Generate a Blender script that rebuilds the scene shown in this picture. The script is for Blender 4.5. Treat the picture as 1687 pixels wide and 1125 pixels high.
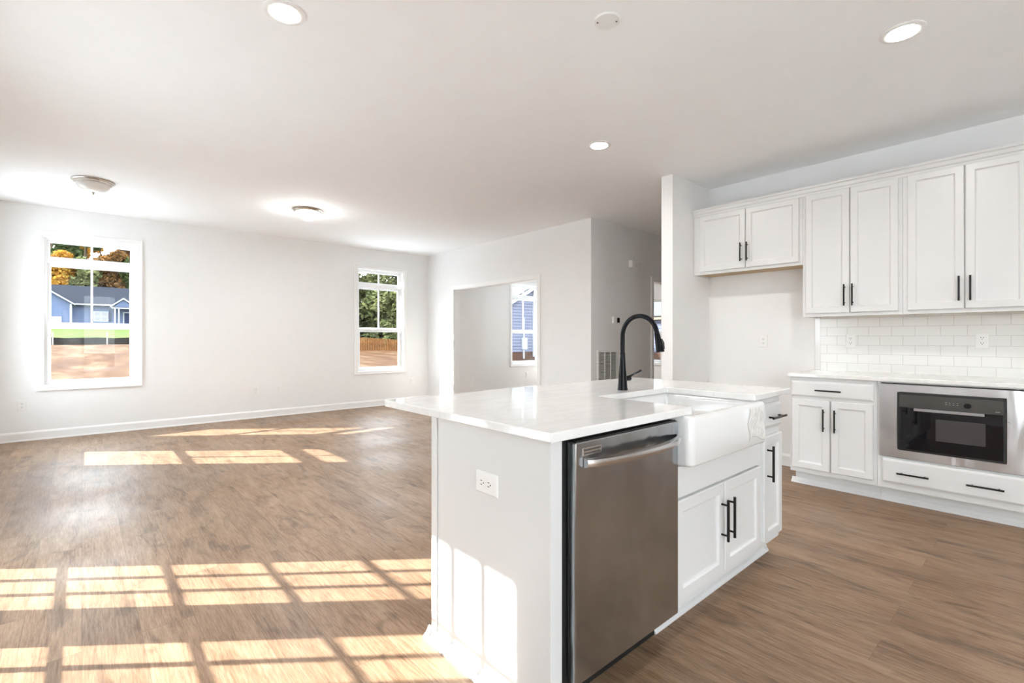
import bpy, bmesh, math, random
from mathutils import Vector
for _o in list(bpy.data.objects):
    bpy.data.objects.remove(_o, do_unlink=True)
random.seed(7)
SC = bpy.context.scene
COL = SC.collection
R = math.radians

# ------------------------------------------------------------------ camera
EYE = 1.1808
cam_data = bpy.data.cameras.new('camera')
cam_data.sensor_fit = 'HORIZONTAL'
cam_data.sensor_width = 36.0
cam_data.lens = 794.99 / 1687 * 36.0
cam_data.shift_y = -4.5 / 1687
cam_data.clip_start = 0.02
cam_data.clip_end = 400
cam = bpy.data.objects.new('camera', cam_data)
COL.objects.link(cam)
cam.location = (0, 0, EYE)
cam.rotation_euler = (R(90), 0, R(-41.7208))
SC.camera = cam

# ------------------------------------------------------------------ sky, sun, exposure
SKY = 6.5
world = bpy.data.worlds.new('sky')
SC.world = world
world.use_nodes = True
wn = world.node_tree.nodes
wl = world.node_tree.links
wn.clear()
w_out = wn.new('ShaderNodeOutputWorld')
w_bg = wn.new('ShaderNodeBackground')
w_ramp = wn.new('ShaderNodeValToRGB')
w_sep = wn.new('ShaderNodeSeparateXYZ')
w_tc = wn.new('ShaderNodeTexCoord')
w_ramp.color_ramp.elements[0].position = 0.0
w_ramp.color_ramp.elements[0].color = (0.90, 0.95, 1.0, 1)
w_ramp.color_ramp.elements[1].position = 0.9
w_ramp.color_ramp.elements[1].color = (0.70, 0.85, 1.0, 1)
wl.new(w_tc.outputs['Generated'], w_sep.inputs[0])
wl.new(w_sep.outputs['Z'], w_ramp.inputs[0])
wl.new(w_ramp.outputs[0], w_bg.inputs['Color'])
wl.new(w_bg.outputs[0], w_out.inputs['Surface'])
w_bg.inputs['Strength'].default_value = SKY

SUN_DIR = Vector((1.25, -1.0, -1.055)).normalized()
sun_data = bpy.data.lights.new('sun', 'SUN')
sun_data.energy = 12.5
sun_data.color = (1.0, 0.985, 0.965)
sun_data.angle = R(0.5)
sun = bpy.data.objects.new('sun', sun_data)
COL.objects.link(sun)
sun.location = (-12, 16, 14)
sun.rotation_euler = SUN_DIR.to_track_quat('-Z', 'Y').to_euler()

CAN_POWER = 210.0     # glow of the recessed lenses
DOME_POWER = 10.0     # glow of the lit flush domes
BULB_POWER = 480.0   # their bright centre

SC.view_settings.view_transform = 'Standard'
SC.view_settings.look = 'None'
SC.view_settings.exposure = 0.80
SC.view_settings.gamma = 1.0
SC.view_settings.use_curve_mapping = False
SC.cycles.max_bounces = 14
SC.cycles.diffuse_bounces = 9
SC.cycles.glossy_bounces = 5
SC.cycles.transparent_max_bounces = 16
SC.cycles.transmission_bounces = 4
SC.cycles.caustics_reflective = False
SC.cycles.caustics_refractive = False
SC.cycles.sample_clamp_indirect = 6.0
SC.cycles.use_denoising = True

# ------------------------------------------------------------------ measurements of the house
H = 2.743            # ceiling
XR = 4.905           # kitchen / opening wall
YF = 7.906           # far wall
XL = -0.73           # left wall
YB = -3.0            # back wall
WT = 0.16            # exterior wall thickness


# ------------------------------------------------------------------ materials
def nodes_of(name):
    m = bpy.data.materials.new(name)
    m.use_nodes = True
    nt = m.node_tree
    return m, nt, nt.nodes['Principled BSDF']


def setp(b, **kw):
    for k, v in kw.items():
        k = k.replace('_', ' ')
        if k in b.inputs:
            b.inputs[k].default_value = v


def mat(name, col, rough=0.5, metal=0.0, vary=0.03, scale=6.0, bump=0.0, bscale=200.0, spec=0.5, coat=0.0, stretch=None):
    """Plain painted / solid surface: base colour with a faint procedural unevenness."""
    m, nt, b = nodes_of(name)
    setp(b, Roughness=rough, Metallic=metal, Specular_IOR_Level=spec, Coat_Weight=coat, Coat_Roughness=0.08)
    tc = nt.nodes.new('ShaderNodeTexCoord')
    mp = nt.nodes.new('ShaderNodeMapping')
    if stretch:
        mp.inputs['Scale'].default_value = stretch
    nt.links.new(tc.outputs['Object'], mp.inputs[0])
    nz = nt.nodes.new('ShaderNodeTexNoise')
    nz.inputs['Scale'].default_value = scale
    nz.inputs['Detail'].default_value = 4
    nt.links.new(mp.outputs[0], nz.inputs['Vector'])
    rp = nt.nodes.new('ShaderNodeValToRGB')
    rp.color_ramp.elements[0].position = 0.3
    rp.color_ramp.elements[1].position = 0.7
    rp.color_ramp.elements[0].color = tuple(c * (1 - vary) for c in col) + (1,)
    rp.color_ramp.elements[1].color = tuple(min(1, c * (1 + vary)) for c in col) + (1,)
    nt.links.new(nz.outputs['Fac'], rp.inputs[0])
    nt.links.new(rp.outputs[0], b.inputs['Base Color'])
    if bump:
        n2 = nt.nodes.new('ShaderNodeTexNoise')
        n2.inputs['Scale'].default_value = bscale
        nt.links.new(tc.outputs['Object'], n2.inputs['Vector'])
        bp = nt.nodes.new('ShaderNodeBump')
        bp.inputs['Strength'].default_value = bump
        bp.inputs['Distance'].default_value = 0.002
        nt.links.new(n2.outputs['Fac'], bp.inputs['Height'])
        nt.links.new(bp.outputs[0], b.inputs['Normal'])
    return m


def mat_floor():
    m, nt, b = nodes_of('oak vinyl plank')
    N, L = nt.nodes, nt.links
    tc = N.new('ShaderNodeTexCoord')
    mp = N.new('ShaderNodeMapping')
    mp.inputs['Rotation'].default_value = (0, 0, R(90))      # planks run along Y
    L.new(tc.outputs['Object'], mp.inputs[0])
    br = N.new('ShaderNodeTexBrick')
    br.offset = 0.37
    br.inputs['Color1'].default_value = (0, 0, 0, 1)
    br.inputs['Color2'].default_value = (1, 1, 1, 1)
    br.inputs['Mortar'].default_value = (0.5, 0.5, 0.5, 1)
    br.inputs['Scale'].default_value = 1.0
    br.inputs['Mortar Size'].default_value = 0.0012
    br.inputs['Brick Width'].default_value = 1.22
    br.inputs['Row Height'].default_value = 0.18
    L.new(mp.outputs[0], br.inputs['Vector'])
    # per-plank offset of the grain
    sc = N.new('ShaderNodeVectorMath'); sc.operation = 'SCALE'
    sc.inputs['Scale'].default_value = 37.0
    L.new(br.outputs['Color'], sc.inputs[0])
    ad = N.new('ShaderNodeVectorMath'); ad.operation = 'ADD'
    L.new(mp.outputs[0], ad.inputs[0]); L.new(sc.outputs[0], ad.inputs[1])

    def noise(scl, s, detail, dist=0.0, rough=0.6):
        q = N.new('ShaderNodeMapping'); q.inputs['Scale'].default_value = s
        L.new(ad.outputs[0], q.inputs[0])
        n = N.new('ShaderNodeTexNoise'); n.inputs['Scale'].default_value = scl
        n.inputs['Detail'].default_value = detail; n.inputs['Distortion'].default_value = dist
        n.inputs['Roughness'].default_value = rough
        L.new(q.outputs[0], n.inputs['Vector'])
        return n
    fine = noise(9.0, (1.0, 14.0, 1.0), 8, 0.4, 0.65)
    broad = noise(1.6, (1.0, 5.5, 1.0), 5, 1.2, 0.6)
    blot = noise(2.6, (0.8, 2.2, 1.0), 3, 1.8, 0.5)
    mixv = N.new('ShaderNodeMath'); mixv.operation = 'MULTIPLY_ADD'
    mixv.inputs[1].default_value = 0.55
    L.new(fine.outputs['Fac'], mixv.inputs[0])
    m2 = N.new('ShaderNodeMath'); m2.operation = 'MULTIPLY'; m2.inputs[1].default_value = 0.45
    L.new(broad.outputs['Fac'], m2.inputs[0])
    L.new(m2.outputs[0], mixv.inputs[2])
    rp = N.new('ShaderNodeValToRGB')
    e = rp.color_ramp.elements
    e[0].position = 0.33; e[0].color = (0.120, 0.062, 0.032, 1)
    e[1].position = 0.67; e[1].color = (0.430, 0.288, 0.185, 1)
    k = e.new(0.43); k.color = (0.238, 0.140, 0.080, 1)
    k = e.new(0.53); k.color = (0.325, 0.206, 0.126, 1)
    L.new(mixv.outputs[0], rp.inputs[0])
    # plank tone
    sep = N.new('ShaderNodeSeparateColor'); L.new(br.outputs['Color'], sep.inputs[0])
    tone = N.new('ShaderNodeMapRange')
    tone.inputs['To Min'].default_value = 0.90; tone.inputs['To Max'].default_value = 1.07
    L.new(sep.outputs[0], tone.inputs['Value'])
    # dark knots / blotches
    kr = N.new('ShaderNodeMapRange')
    kr.inputs['From Min'].default_value = 0.56; kr.inputs['From Max'].default_value = 0.74
    kr.inputs['To Min'].default_value = 1.0; kr.inputs['To Max'].default_value = 0.50
    L.new(blot.outputs['Fac'], kr.inputs['Value'])
    tm = N.new('ShaderNodeMath'); tm.operation = 'MULTIPLY'
    L.new(tone.outputs[0], tm.inputs[0]); L.new(kr.outputs[0], tm.inputs[1])
    # fine dark pores
    pores = noise(34.0, (1.0, 26.0, 1.0), 6, 0.2, 0.7)
    pr = N.new('ShaderNodeMapRange')
    pr.inputs['From Min'].default_value = 0.34; pr.inputs['From Max'].default_value = 0.60
    pr.inputs['To Min'].default_value = 0.74; pr.inputs['To Max'].default_value = 1.06
    L.new(pores.outputs['Fac'], pr.inputs['Value'])
    t0 = N.new('ShaderNodeMath'); t0.operation = 'MULTIPLY'
    L.new(tm.outputs[0], t0.inputs[0]); L.new(pr.outputs[0], t0.inputs[1])
    tm = t0
    # seams
    sm = N.new('ShaderNodeMapRange'); sm.inputs['To Min'].default_value = 1.0; sm.inputs['To Max'].default_value = 0.72
    L.new(br.outputs['Fac'], sm.inputs['Value'])
    tm2 = N.new('ShaderNodeMath'); tm2.operation = 'MULTIPLY'
    L.new(tm.outputs[0], tm2.inputs[0]); L.new(sm.outputs[0], tm2.inputs[1])
    vm = N.new('ShaderNodeVectorMath'); vm.operation = 'SCALE'
    L.new(rp.outputs[0], vm.inputs[0]); L.new(tm2.outputs[0], vm.inputs['Scale'])
    L.new(vm.outputs[0], b.inputs['Base Color'])
    # dusty sheen
    dn = N.new('ShaderNodeTexNoise'); dn.inputs['Scale'].default_value = 1.3; dn.inputs['Detail'].default_value = 6
    L.new(tc.outputs['Object'], dn.inputs['Vector'])
    rr = N.new('ShaderNodeMapRange')
    rr.inputs['From Min'].default_value = 0.35; rr.inputs['From Max'].default_value = 0.65
    rr.inputs['To Min'].default_value = 0.34; rr.inputs['To Max'].default_value = 0.52
    L.new(dn.outputs['Fac'], rr.inputs['Value'])
    L.new(rr.outputs[0], b.inputs['Roughness'])
    setp(b, Specular_IOR_Level=0.42)
    bp = N.new('ShaderNodeBump'); bp.inputs['Strength'].default_value = 0.12; bp.inputs['Distance'].default_value = 0.002
    L.new(fine.outputs['Fac'], bp.inputs['Height'])
    L.new(bp.outputs[0], b.inputs['Normal'])
    return m


def mat_quartz():
    m, nt, b = nodes_of('white quartz')
    N, L = nt.nodes, nt.links
    tc = N.new('ShaderNodeTexCoord')
    mp = N.new('ShaderNodeMapping')
    mp.inputs['Rotation'].default_value = (0, 0, R(28)); mp.inputs['Scale'].default_value = (1.0, 2.6, 1.0)
    L.new(tc.outputs['Object'], mp.inputs[0])
    nz = N.new('ShaderNodeTexNoise'); nz.inputs['Scale'].default_value = 2.2; nz.inputs['Detail'].default_value = 6
    nz.inputs['Distortion'].default_value = 1.6
    L.new(mp.outputs[0], nz.inputs['Vector'])
    rp = N.new('ShaderNodeValToRGB')
    e = rp.color_ramp.elements
    e[0].position = 0.40; e[0].color = (0.78, 0.777, 0.765, 1)
    e[1].position = 0.60; e[1].color = (0.78, 0.777, 0.765, 1)
    k = e.new(0.50); k.color = (0.735, 0.73, 0.718, 1)
    L.new(nz.outputs['Fac'], rp.inputs[0])
    L.new(rp.outputs[0], b.inputs['Base Color'])
    setp(b, Roughness=0.09, Specular_IOR_Level=0.55)
    return m


def mat_tile():
    m, nt, b = nodes_of('white subway tile')
    N, L = nt.nodes, nt.links
    tc = N.new('ShaderNodeTexCoord')
    sx = N.new('ShaderNodeSeparateXYZ'); L.new(tc.outputs['Object'], sx.inputs[0])
    cx = N.new('ShaderNodeCombineXYZ')
    L.new(sx.outputs['Y'], cx.inputs['X']); L.new(sx.outputs['Z'], cx.inputs['Y'])
    br = N.new('ShaderNodeTexBrick')
    br.inputs['Color1'].default_value = (0.80, 0.80, 0.785, 1)
    br.inputs['Color2'].default_value = (0.815, 0.815, 0.80, 1)
    br.inputs['Mortar'].default_value = (0.60, 0.59, 0.57, 1)
    br.inputs['Scale'].default_value = 1.0
    br.inputs['Mortar Size'].default_value = 0.0016
    br.inputs['Brick Width'].default_value = 0.1504
    br.inputs['Row Height'].default_value = 0.0768
    L.new(cx.outputs[0], br.inputs['Vector'])
    L.new(br.outputs['Color'], b.inputs['Base Color'])
    bp = N.new('ShaderNodeBump'); bp.inputs['Strength'].default_value = 0.5; bp.inputs['Distance'].default_value = 0.002
    bp.invert = True
    L.new(br.outputs['Fac'], bp.inputs['Height']); L.new(bp.outputs[0], b.inputs['Normal'])
    setp(b, Roughness=0.14)
    return m


def mat_steel(name, rough, along, col=(0.60, 0.585, 0.57), smudge=0.12, wave=0.0):
    m, nt, b = nodes_of(name)
    N, L = nt.nodes, nt.links
    tc = N.new('ShaderNodeTexCoord')
    mp = N.new('ShaderNodeMapping'); mp.inputs['Scale'].default_value = along
    L.new(tc.outputs['Object'], mp.inputs[0])
    nz = N.new('ShaderNodeTexNoise'); nz.inputs['Scale'].default_value = 60; nz.inputs['Detail'].default_value = 3
    L.new(mp.outputs[0], nz.inputs['Vector'])
    sm = N.new('ShaderNodeTexNoise'); sm.inputs['Scale'].default_value = 3.5; sm.inputs['Detail'].default_value = 5
    sm.inputs['Distortion'].default_value = 0.8
    L.new(tc.outputs['Object'], sm.inputs['Vector'])
    r1 = N.new('ShaderNodeMapRange')
    r1.inputs['From Min'].default_value = 0.2; r1.inputs['From Max'].default_value = 0.8
    r1.inputs['To Min'].default_value = rough - smudge * 0.5; r1.inputs['To Max'].default_value = rough + smudge * 0.6
    L.new(sm.outputs['Fac'], r1.inputs['Value'])
    L.new(r1.outputs[0], b.inputs['Roughness'])
    bp = N.new('ShaderNodeBump'); bp.inputs['Strength'].default_value = 0.03; bp.inputs['Distance'].default_value = 0.001
    L.new(nz.outputs['Fac'], bp.inputs['Height']); L.new(bp.outputs[0], b.inputs['Normal'])
    rp = N.new('ShaderNodeValToRGB')
    rp.color_ramp.elements[0].position = 0.25; rp.color_ramp.elements[1].position = 0.75
    rp.color_ramp.elements[0].color = tuple(c * 0.84 for c in col) + (1,)
    rp.color_ramp.elements[1].color = tuple(min(1, c * 1.12) for c in col) + (1,)
    L.new(sm.outputs['Fac'], rp.inputs[0]); L.new(rp.outputs[0], b.inputs['Base Color'])
    if wave:
        m3 = N.new('ShaderNodeMapping'); m3.inputs['Scale'].default_value = (1.0, 1.0, 0.28)
        L.new(tc.outputs['Object'], m3.inputs[0])
        n3 = N.new('ShaderNodeTexNoise'); n3.inputs['Scale'].default_value = 4.5; n3.inputs['Detail'].default_value = 2
        n3.inputs['Distortion'].default_value = 0.6
        L.new(m3.outputs[0], n3.inputs['Vector'])
        b3 = N.new('ShaderNodeBump'); b3.inputs['Strength'].default_value = 1.0; b3.inputs['Distance'].default_value = wave
        L.new(n3.outputs['Fac'], b3.inputs['Height']); L.new(b3.outputs[0], bp.inputs['Normal'])
    setp(b, Metallic=1.0)
    return m


def mat_pane(name='window glass', tint=(0.97, 0.985, 0.98), refl=0.012):
    m = bpy.data.materials.new(name)
    m.use_nodes = True
    nt = m.node_tree
    N, L = nt.nodes, nt.links
    N.clear()
    out = N.new('ShaderNodeOutputMaterial')
    tr = N.new('ShaderNodeBsdfTransparent'); tr.inputs[0].default_value = tint + (1,)
    gl = N.new('ShaderNodeBsdfGlossy'); gl.inputs['Roughness'].default_value = 0.01
    lw = N.new('ShaderNodeLayerWeight'); lw.inputs['Blend'].default_value = 0.5
    pw = N.new('ShaderNodeMath'); pw.operation = 'POWER'; pw.inputs[1].default_value = 5.0
    mul = N.new('ShaderNodeMath'); mul.operation = 'MULTIPLY_ADD'
    mul.inputs[1].default_value = 0.9; mul.inputs[2].default_value = refl
    mx = N.new('ShaderNodeMixShader')
    L.new(lw.outputs['Facing'], pw.inputs[0]); L.new(pw.outputs[0], mul.inputs[0]); L.new(mul.outputs[0], mx.inputs[0])
    L.new(tr.outputs[0], mx.inputs[1]); L.new(gl.outputs[0], mx.inputs[2])
    L.new(mx.outputs[0], out.inputs['Surface'])
    return m


def mat_glow(name, col, strength):
    m, nt, b = nodes_of(name)
    setp(b, Base_Color=(0.9, 0.9, 0.88, 1), Roughness=0.4)
    b.inputs['Emission Color'].default_value = col + (1,)
    b.inputs['Emission Strength'].default_value = strength
    return m


def mat_bands(name, c1, c2, period, axis='Z', line=0.12, rough=0.7):
    """Lap siding, roof courses: horizontal bands with a thin darker lap line."""
    m, nt, b = nodes_of(name)
    N, L = nt.nodes, nt.links
    tc = N.new('ShaderNodeTexCoord')
    sx = N.new('ShaderNodeSeparateXYZ'); L.new(tc.outputs['Object'], sx.inputs[0])
    dv = N.new('ShaderNodeMath'); dv.operation = 'DIVIDE'; dv.inputs[1].default_value = period
    L.new(sx.outputs[axis], dv.inputs[0])
    fr = N.new('ShaderNodeMath'); fr.operation = 'FRACT'; L.new(dv.outputs[0], fr.inputs[0])
    rp = N.new('ShaderNodeValToRGB')
    e = rp.color_ramp.elements
    e[0].position = line; e[0].color = c2 + (1,)
    e[1].position = line + 0.08; e[1].color = c1 + (1,)
    L.new(fr.outputs[0], rp.inputs[0])
    nz = N.new('ShaderNodeTexNoise'); nz.inputs['Scale'].default_value = 1.5; nz.inputs['Detail'].default_value = 5
    L.new(tc.outputs['Object'], nz.inputs['Vector'])
    mr = N.new('ShaderNodeMapRange'); mr.inputs['To Min'].default_value = 0.85; mr.inputs['To Max'].default_value = 1.15
    L.new(nz.outputs['Fac'], mr.inputs['Value'])
    vm = N.new('ShaderNodeVectorMath'); vm.operation = 'SCALE'
    L.new(rp.outputs[0], vm.inputs[0]); L.new(mr.outputs[0], vm.inputs['Scale'])
    L.new(vm.outputs[0], b.inputs['Base Color'])
    setp(b, Roughness=rough, Specular_IOR_Level=0.04)
    return m


def mat_soil(name, c1, c2, c3, scale=0.5):
    m, nt, b = nodes_of(name)
    N, L = nt.nodes, nt.links
    tc = N.new('ShaderNodeTexCoord')
    mp = N.new('ShaderNodeMapping'); mp.inputs['Scale'].default_value = (1, 0.35, 1)
    L.new(tc.outputs['Object'], mp.inputs[0])
    nz = N.new('ShaderNodeTexNoise'); nz.inputs['Scale'].default_value = scale; nz.inputs['Detail'].default_value = 10
    nz.inputs['Roughness'].default_value = 0.7
    L.new(mp.outputs[0], nz.inputs['Vector'])
    rp = N.new('ShaderNodeValToRGB')
    e = rp.color_ramp.elements
    e[0].position = 0.36; e[0].color = c1 + (1,)
    e[1].position = 0.66; e[1].color = c3 + (1,)
    k = e.new(0.5); k.color = c2 + (1,)
    L.new(nz.outputs['Fac'], rp.inputs[0]); L.new(rp.outputs[0], b.inputs['Base Color'])
    setp(b, Roughness=0.95, Specular_IOR_Level=0.1)
    return m


def mat_leaf(name, cols):
    m, nt, b = nodes_of(name)
    N, L = nt.nodes, nt.links
    tc = N.new('ShaderNodeTexCoord')
    nz = N.new('ShaderNodeTexNoise'); nz.inputs['Scale'].default_value = 0.9; nz.inputs['Detail'].default_value = 8
    nz.inputs['Roughness'].default_value = 0.75
    L.new(tc.outputs['Object'], nz.inputs['Vector'])
    rp = N.new('ShaderNodeValToRGB')
    e = rp.color_ramp.elements
    e[0].position = 0.34; e[0].color = cols[0] + (1,)
    e[1].position = 0.66; e[1].color = cols[-1] + (1,)
    for i, c in enumerate(cols[1:-1]):
        k = e.new(0.34 + 0.32 * (i + 1) / (len(cols) - 1)); k.color = c + (1,)
    L.new(nz.outputs['Fac'], rp.inputs[0]); L.new(rp.outputs[0], b.inputs['Base Color'])
    setp(b, Roughness=0.7, Specular_IOR_Level=0.2)
    tl = N.new('ShaderNodeBsdfTranslucent'); L.new(rp.outputs[0], tl.inputs[0])
    mx = N.new('ShaderNodeMixShader'); mx.inputs[0].default_value = 0.45
    L.new(b.outputs[0], mx.inputs[1]); L.new(tl.outputs[0], mx.inputs[2])
    L.new(mx.outputs[0], nt.nodes['Material Output'].inputs['Surface'])
    return m


M = dict(
    wall=mat('warm white wall paint', (0.832, 0.830, 0.824), 0.75, vary=0.008, bump=0.06, bscale=350),
    ceil=mat('ceiling paint', (0.905, 0.915, 0.925), 0.85, vary=0.008, bump=0.05, bscale=300),
    trim=mat('white trim paint', (0.86, 0.86, 0.85), 0.35, vary=0.006),
    cab=mat('white cabinet paint', (0.70, 0.70, 0.695), 0.32, vary=0.006),
    vinyl=mat('white vinyl', (0.87, 0.88, 0.88), 0.35, vary=0.005),
    plastic=mat('white plastic', (0.84, 0.84, 0.83), 0.35, vary=0.005),
    slot=mat('dark slot', (0.05, 0.048, 0.045), 0.6),
    black=mat('matte black metal', (0.016, 0.015, 0.015), 0.36, metal=0.6, vary=0.1),
    faucet=mat('satin black faucet', (0.007, 0.0075, 0.010), 0.2, metal=0.0, vary=0.1, spec=0.13),
    blackplastic=mat('black plastic', (0.012, 0.012, 0.012), 0.45),
    ceramic=mat('white fireclay', (0.76, 0.76, 0.752), 0.08, vary=0.004, coat=0.2),
    film=mat('clear wrinkled film', (0.70, 0.69, 0.67), 0.10, vary=0.02),
    wood=mat('raw plywood', (0.50, 0.37, 0.22), 0.6, vary=0.15, scale=8, stretch=(1, 0.15, 1)),
    floor=mat_floor(),
    quartz=mat_quartz(),
    tile=mat_tile(),
    steel=mat_steel('brushed steel door', 0.20, (0.05, 1, 1), (0.44, 0.468, 0.495), 0.10, 0.02),
    steel_trim=mat_steel('brushed steel trim', 0.30, (1, 0.05, 1), (0.70, 0.70, 0.72), 0.10, 0.02),
    steel_bar=mat_steel('polished steel bar', 0.2, (0.05, 1, 1), (0.66, 0.65, 0.64), 0.06),
    nickel=mat_steel('brushed nickel', 0.26, (1, 1, 1), (0.62, 0.58, 0.53), 0.05),
    ovenglass=mat('black oven glass', (0.006, 0.006, 0.008), 0.03, spec=0.42),
    ovenwindow=mat('dark oven window', (0.045, 0.045, 0.05), 0.04, spec=0.75, coat=0.3),
    ovenpanel=mat('grey oven panel', (0.060, 0.057, 0.054), 0.12, spec=0.5),
    ovenbar=mat('satin grey bar', (0.42, 0.41, 0.43), 0.28, metal=0.7),
    mark=mat('pale printed mark', (0.55, 0.55, 0.56), 0.4),
    pane=mat_pane(),
    domeoff=mat('frosted glass unlit', (0.80, 0.79, 0.76), 0.25, vary=0.05, scale=14),
    domeon=mat_glow('frosted glass lit', (1.0, 0.95, 0.86), DOME_POWER),
    bulb=mat_glow('lit dome centre', (0.94, 0.975, 1.0), BULB_POWER),
    fill_past_hall=mat_glow('added hall room fill glow', (0.96, 0.98, 1.0), BULB_POWER * 2.2),  # glow of the unseen lamp added past the hall
    fill_study=mat_glow('added study fill glow', (0.94, 0.975, 1.0), BULB_POWER * 0.3),  # glow of the unseen lamp added in the study
    lens=mat_glow('recessed lens', (1.0, 0.965, 0.915), CAN_POWER),
    concrete=mat('pale concrete', (0.62, 0.63, 0.64), 0.9, vary=0.08, scale=2),  # kept pale so the added slab throws light indoors
    screen=mat('dark display', (0.02, 0.025, 0.02), 0.2),
    grille=mat('white grille', (0.80, 0.80, 0.78), 0.4),
    duct=mat('dark duct', (0.10, 0.095, 0.09), 0.8),
    soil=mat_soil('straw covered dirt', (0.034, 0.012, 0.003), (0.054, 0.022, 0.007), (0.10, 0.062, 0.034), 0.9),
    lawn=mat_soil('green lawn', (0.030, 0.050, 0.003), (0.042, 0.064, 0.005), (0.055, 0.075, 0.009), 0.8),
    silt=mat('black silt fabric', (0.016, 0.013, 0.012), 0.9, spec=0.05, vary=0.3, scale=2),
    post=mat('grey post', (0.25, 0.22, 0.19), 0.9),
    cedar=mat('orange cedar', (0.14, 0.06, 0.022), 0.8, spec=0.05, vary=0.25, scale=3),
    bark=mat('pine bark', (0.075, 0.05, 0.035), 0.95, spec=0.05, vary=0.35, scale=3),
    siding=mat_bands('blue grey siding', (0.085, 0.105, 0.165), (0.06, 0.075, 0.125), 0.18),
    siding2=mat_bands('lavender grey siding', (0.118, 0.122, 0.158), (0.055, 0.058, 0.085), 0.18, line=0.2),
    roof=mat_bands('charcoal shingle', (0.014, 0.015, 0.021), (0.010, 0.0105, 0.015), 0.14),
    roof2=mat_bands('grey shingle', (0.075, 0.075, 0.075), (0.05, 0.05, 0.05), 0.14),
    exwhite=mat('white exterior board', (0.30, 0.31, 0.33), 0.6, spec=0.05),
    fascia=mat('tan fascia', (0.20, 0.15, 0.09), 0.6, spec=0.05),
    brick=mat('brown brick', (0.055, 0.03, 0.021), 0.9, spec=0.05, vary=0.3, scale=14),
    shutter=mat('navy shutter', (0.025, 0.03, 0.06), 0.6, spec=0.05),
    housewin=mat('dark house glass', (0.02, 0.024, 0.032), 0.08, spec=0.8),
    leaf_gold=mat_leaf('golden autumn leaves', [(0.1500, 0.0562, 0.0112), (0.3187, 0.1406, 0.0187), (0.3937, 0.2063, 0.0281), (0.1125, 0.1219, 0.0281)]),
    leaf_rust=mat_leaf('rust autumn leaves', [(0.0525, 0.0300, 0.0112), (0.1350, 0.0675, 0.0225), (0.2250, 0.1050, 0.0263)]),
    leaf_pine=mat_leaf('pine needles', [(0.0260, 0.0468, 0.0146), (0.0624, 0.0832, 0.0260), (0.1352, 0.1248, 0.0468)]),
    leaf_olive=mat_leaf('olive leaves', [(0.0386, 0.0496, 0.0176), (0.1210, 0.1320, 0.0496), (0.2750, 0.2640, 0.1210)]),
    leaf_dark=mat_leaf('dark leaves', [(0.0099, 0.0149, 0.0066), (0.0372, 0.0413, 0.0165), (0.0990, 0.0990, 0.0413)]),
)


# ------------------------------------------------------------------ mesh helpers
class MB:
    def __init__(self):
        self.bm = bmesh.new()

    def box(self, x0, x1, y0, y1, z0, z1):
        x0, x1 = sorted((x0, x1)); y0, y1 = sorted((y0, y1)); z0, z1 = sorted((z0, z1))
        v = [self.bm.verts.new(p) for p in ((x0, y0, z0), (x1, y0, z0), (x1, y1, z0), (x0, y1, z0),
                                            (x0, y0, z1), (x1, y0, z1), (x1, y1, z1), (x0, y1, z1))]
        for f in ((0, 3, 2, 1), (4, 5, 6, 7), (0, 1, 5, 4), (1, 2, 6, 5), (2, 3, 7, 6), (3, 0, 4, 7)):
            self.bm.faces.new([v[i] for i in f])
        return self

    def mbox(self, mp, u0, u1, v0, v1, w0, w1):
        a, c = mp(u0, v0, w0), mp(u1, v1, w1)
        return self.box(a[0], c[0], a[1], c[1], a[2], c[2])

    def loft(self, loops, cap0=True, cap1=True, closed=False):
        rings = [[self.bm.verts.new(p) for p in lp] for lp in loops]
        n = len(rings[0])
        pairs = list(zip(rings[:-1], rings[1:]))
        if closed:
            pairs.append((rings[-1], rings[0]))
        for a, b in pairs:
            for i in range(n):
                j = (i + 1) % n
                self.bm.faces.new((a[i], a[j], b[j], b[i]))
        if not closed:
            if cap0: self.bm.faces.new(rings[0][::-1])
            if cap1: self.bm.faces.new(rings[-1])
        return self

    def lathe(self, cx, cy, prof, seg=32):
        loops = [[(cx + r * math.cos(2 * math.pi * i / seg), cy + r * math.sin(2 * math.pi * i / seg), z)
                  for i in range(seg)] for r, z in prof]
        return self.loft(loops)

    def tube(self, pts, radii, seg=16):
        pts = [Vector(p) for p in pts]
        if not isinstance(radii, (list, tuple)):
            radii = [radii] * len(pts)
        up = None
        loops = []
        for i, p in enumerate(pts):
            t = (pts[min(i + 1, len(pts) - 1)] - pts[max(i - 1, 0)]).normalized()
            if up is None:
                up = Vector((0, 0, 1)) if abs(t.z) < 0.9 else Vector((1, 0, 0))
            s = t.cross(up).normalized()
            up = s.cross(t).normalized()
            loops.append([tuple(p + s * math.cos(2 * math.pi * k / seg) * radii[i] + up * math.sin(2 * math.pi * k / seg) * radii[i])
                          for k in range(seg)])
        return self.loft(loops)

    def rect_rings(self, mp, u0, u1, v0, v1, prof, cap0=True, cap1=True, closed=False):
        """Concentric rectangles: prof = [(inset, w), ...]."""
        loops = []
        for ins, w in prof:
            loops.append([mp(u0 + ins, v0 + ins, w), mp(u1 - ins, v0 + ins, w), mp(u1 - ins, v1 - ins, w), mp(u0 + ins, v1 - ins, w)])
        return self.loft(loops, cap0, cap1, closed)

    def prism(self, poly, mp, w0, w1):
        return self.loft([[mp(a, b, w0) for a, b in poly], [mp(a, b, w1) for a, b in poly]])

    def mesh(self, name, off=(0, 0, 0), smooth=0):
        bmesh.ops.recalc_face_normals(self.bm, faces=self.bm.faces)
        bmesh.ops.translate(self.bm, verts=self.bm.verts, vec=-Vector(off))
        me = bpy.data.meshes.new(name)
        self.bm.to_mesh(me)
        self.bm.free()
        if smooth:
            me.shade_smooth()
            me.set_sharp_from_angle(angle=R(smooth))
        return me


ROOT = {}


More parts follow.
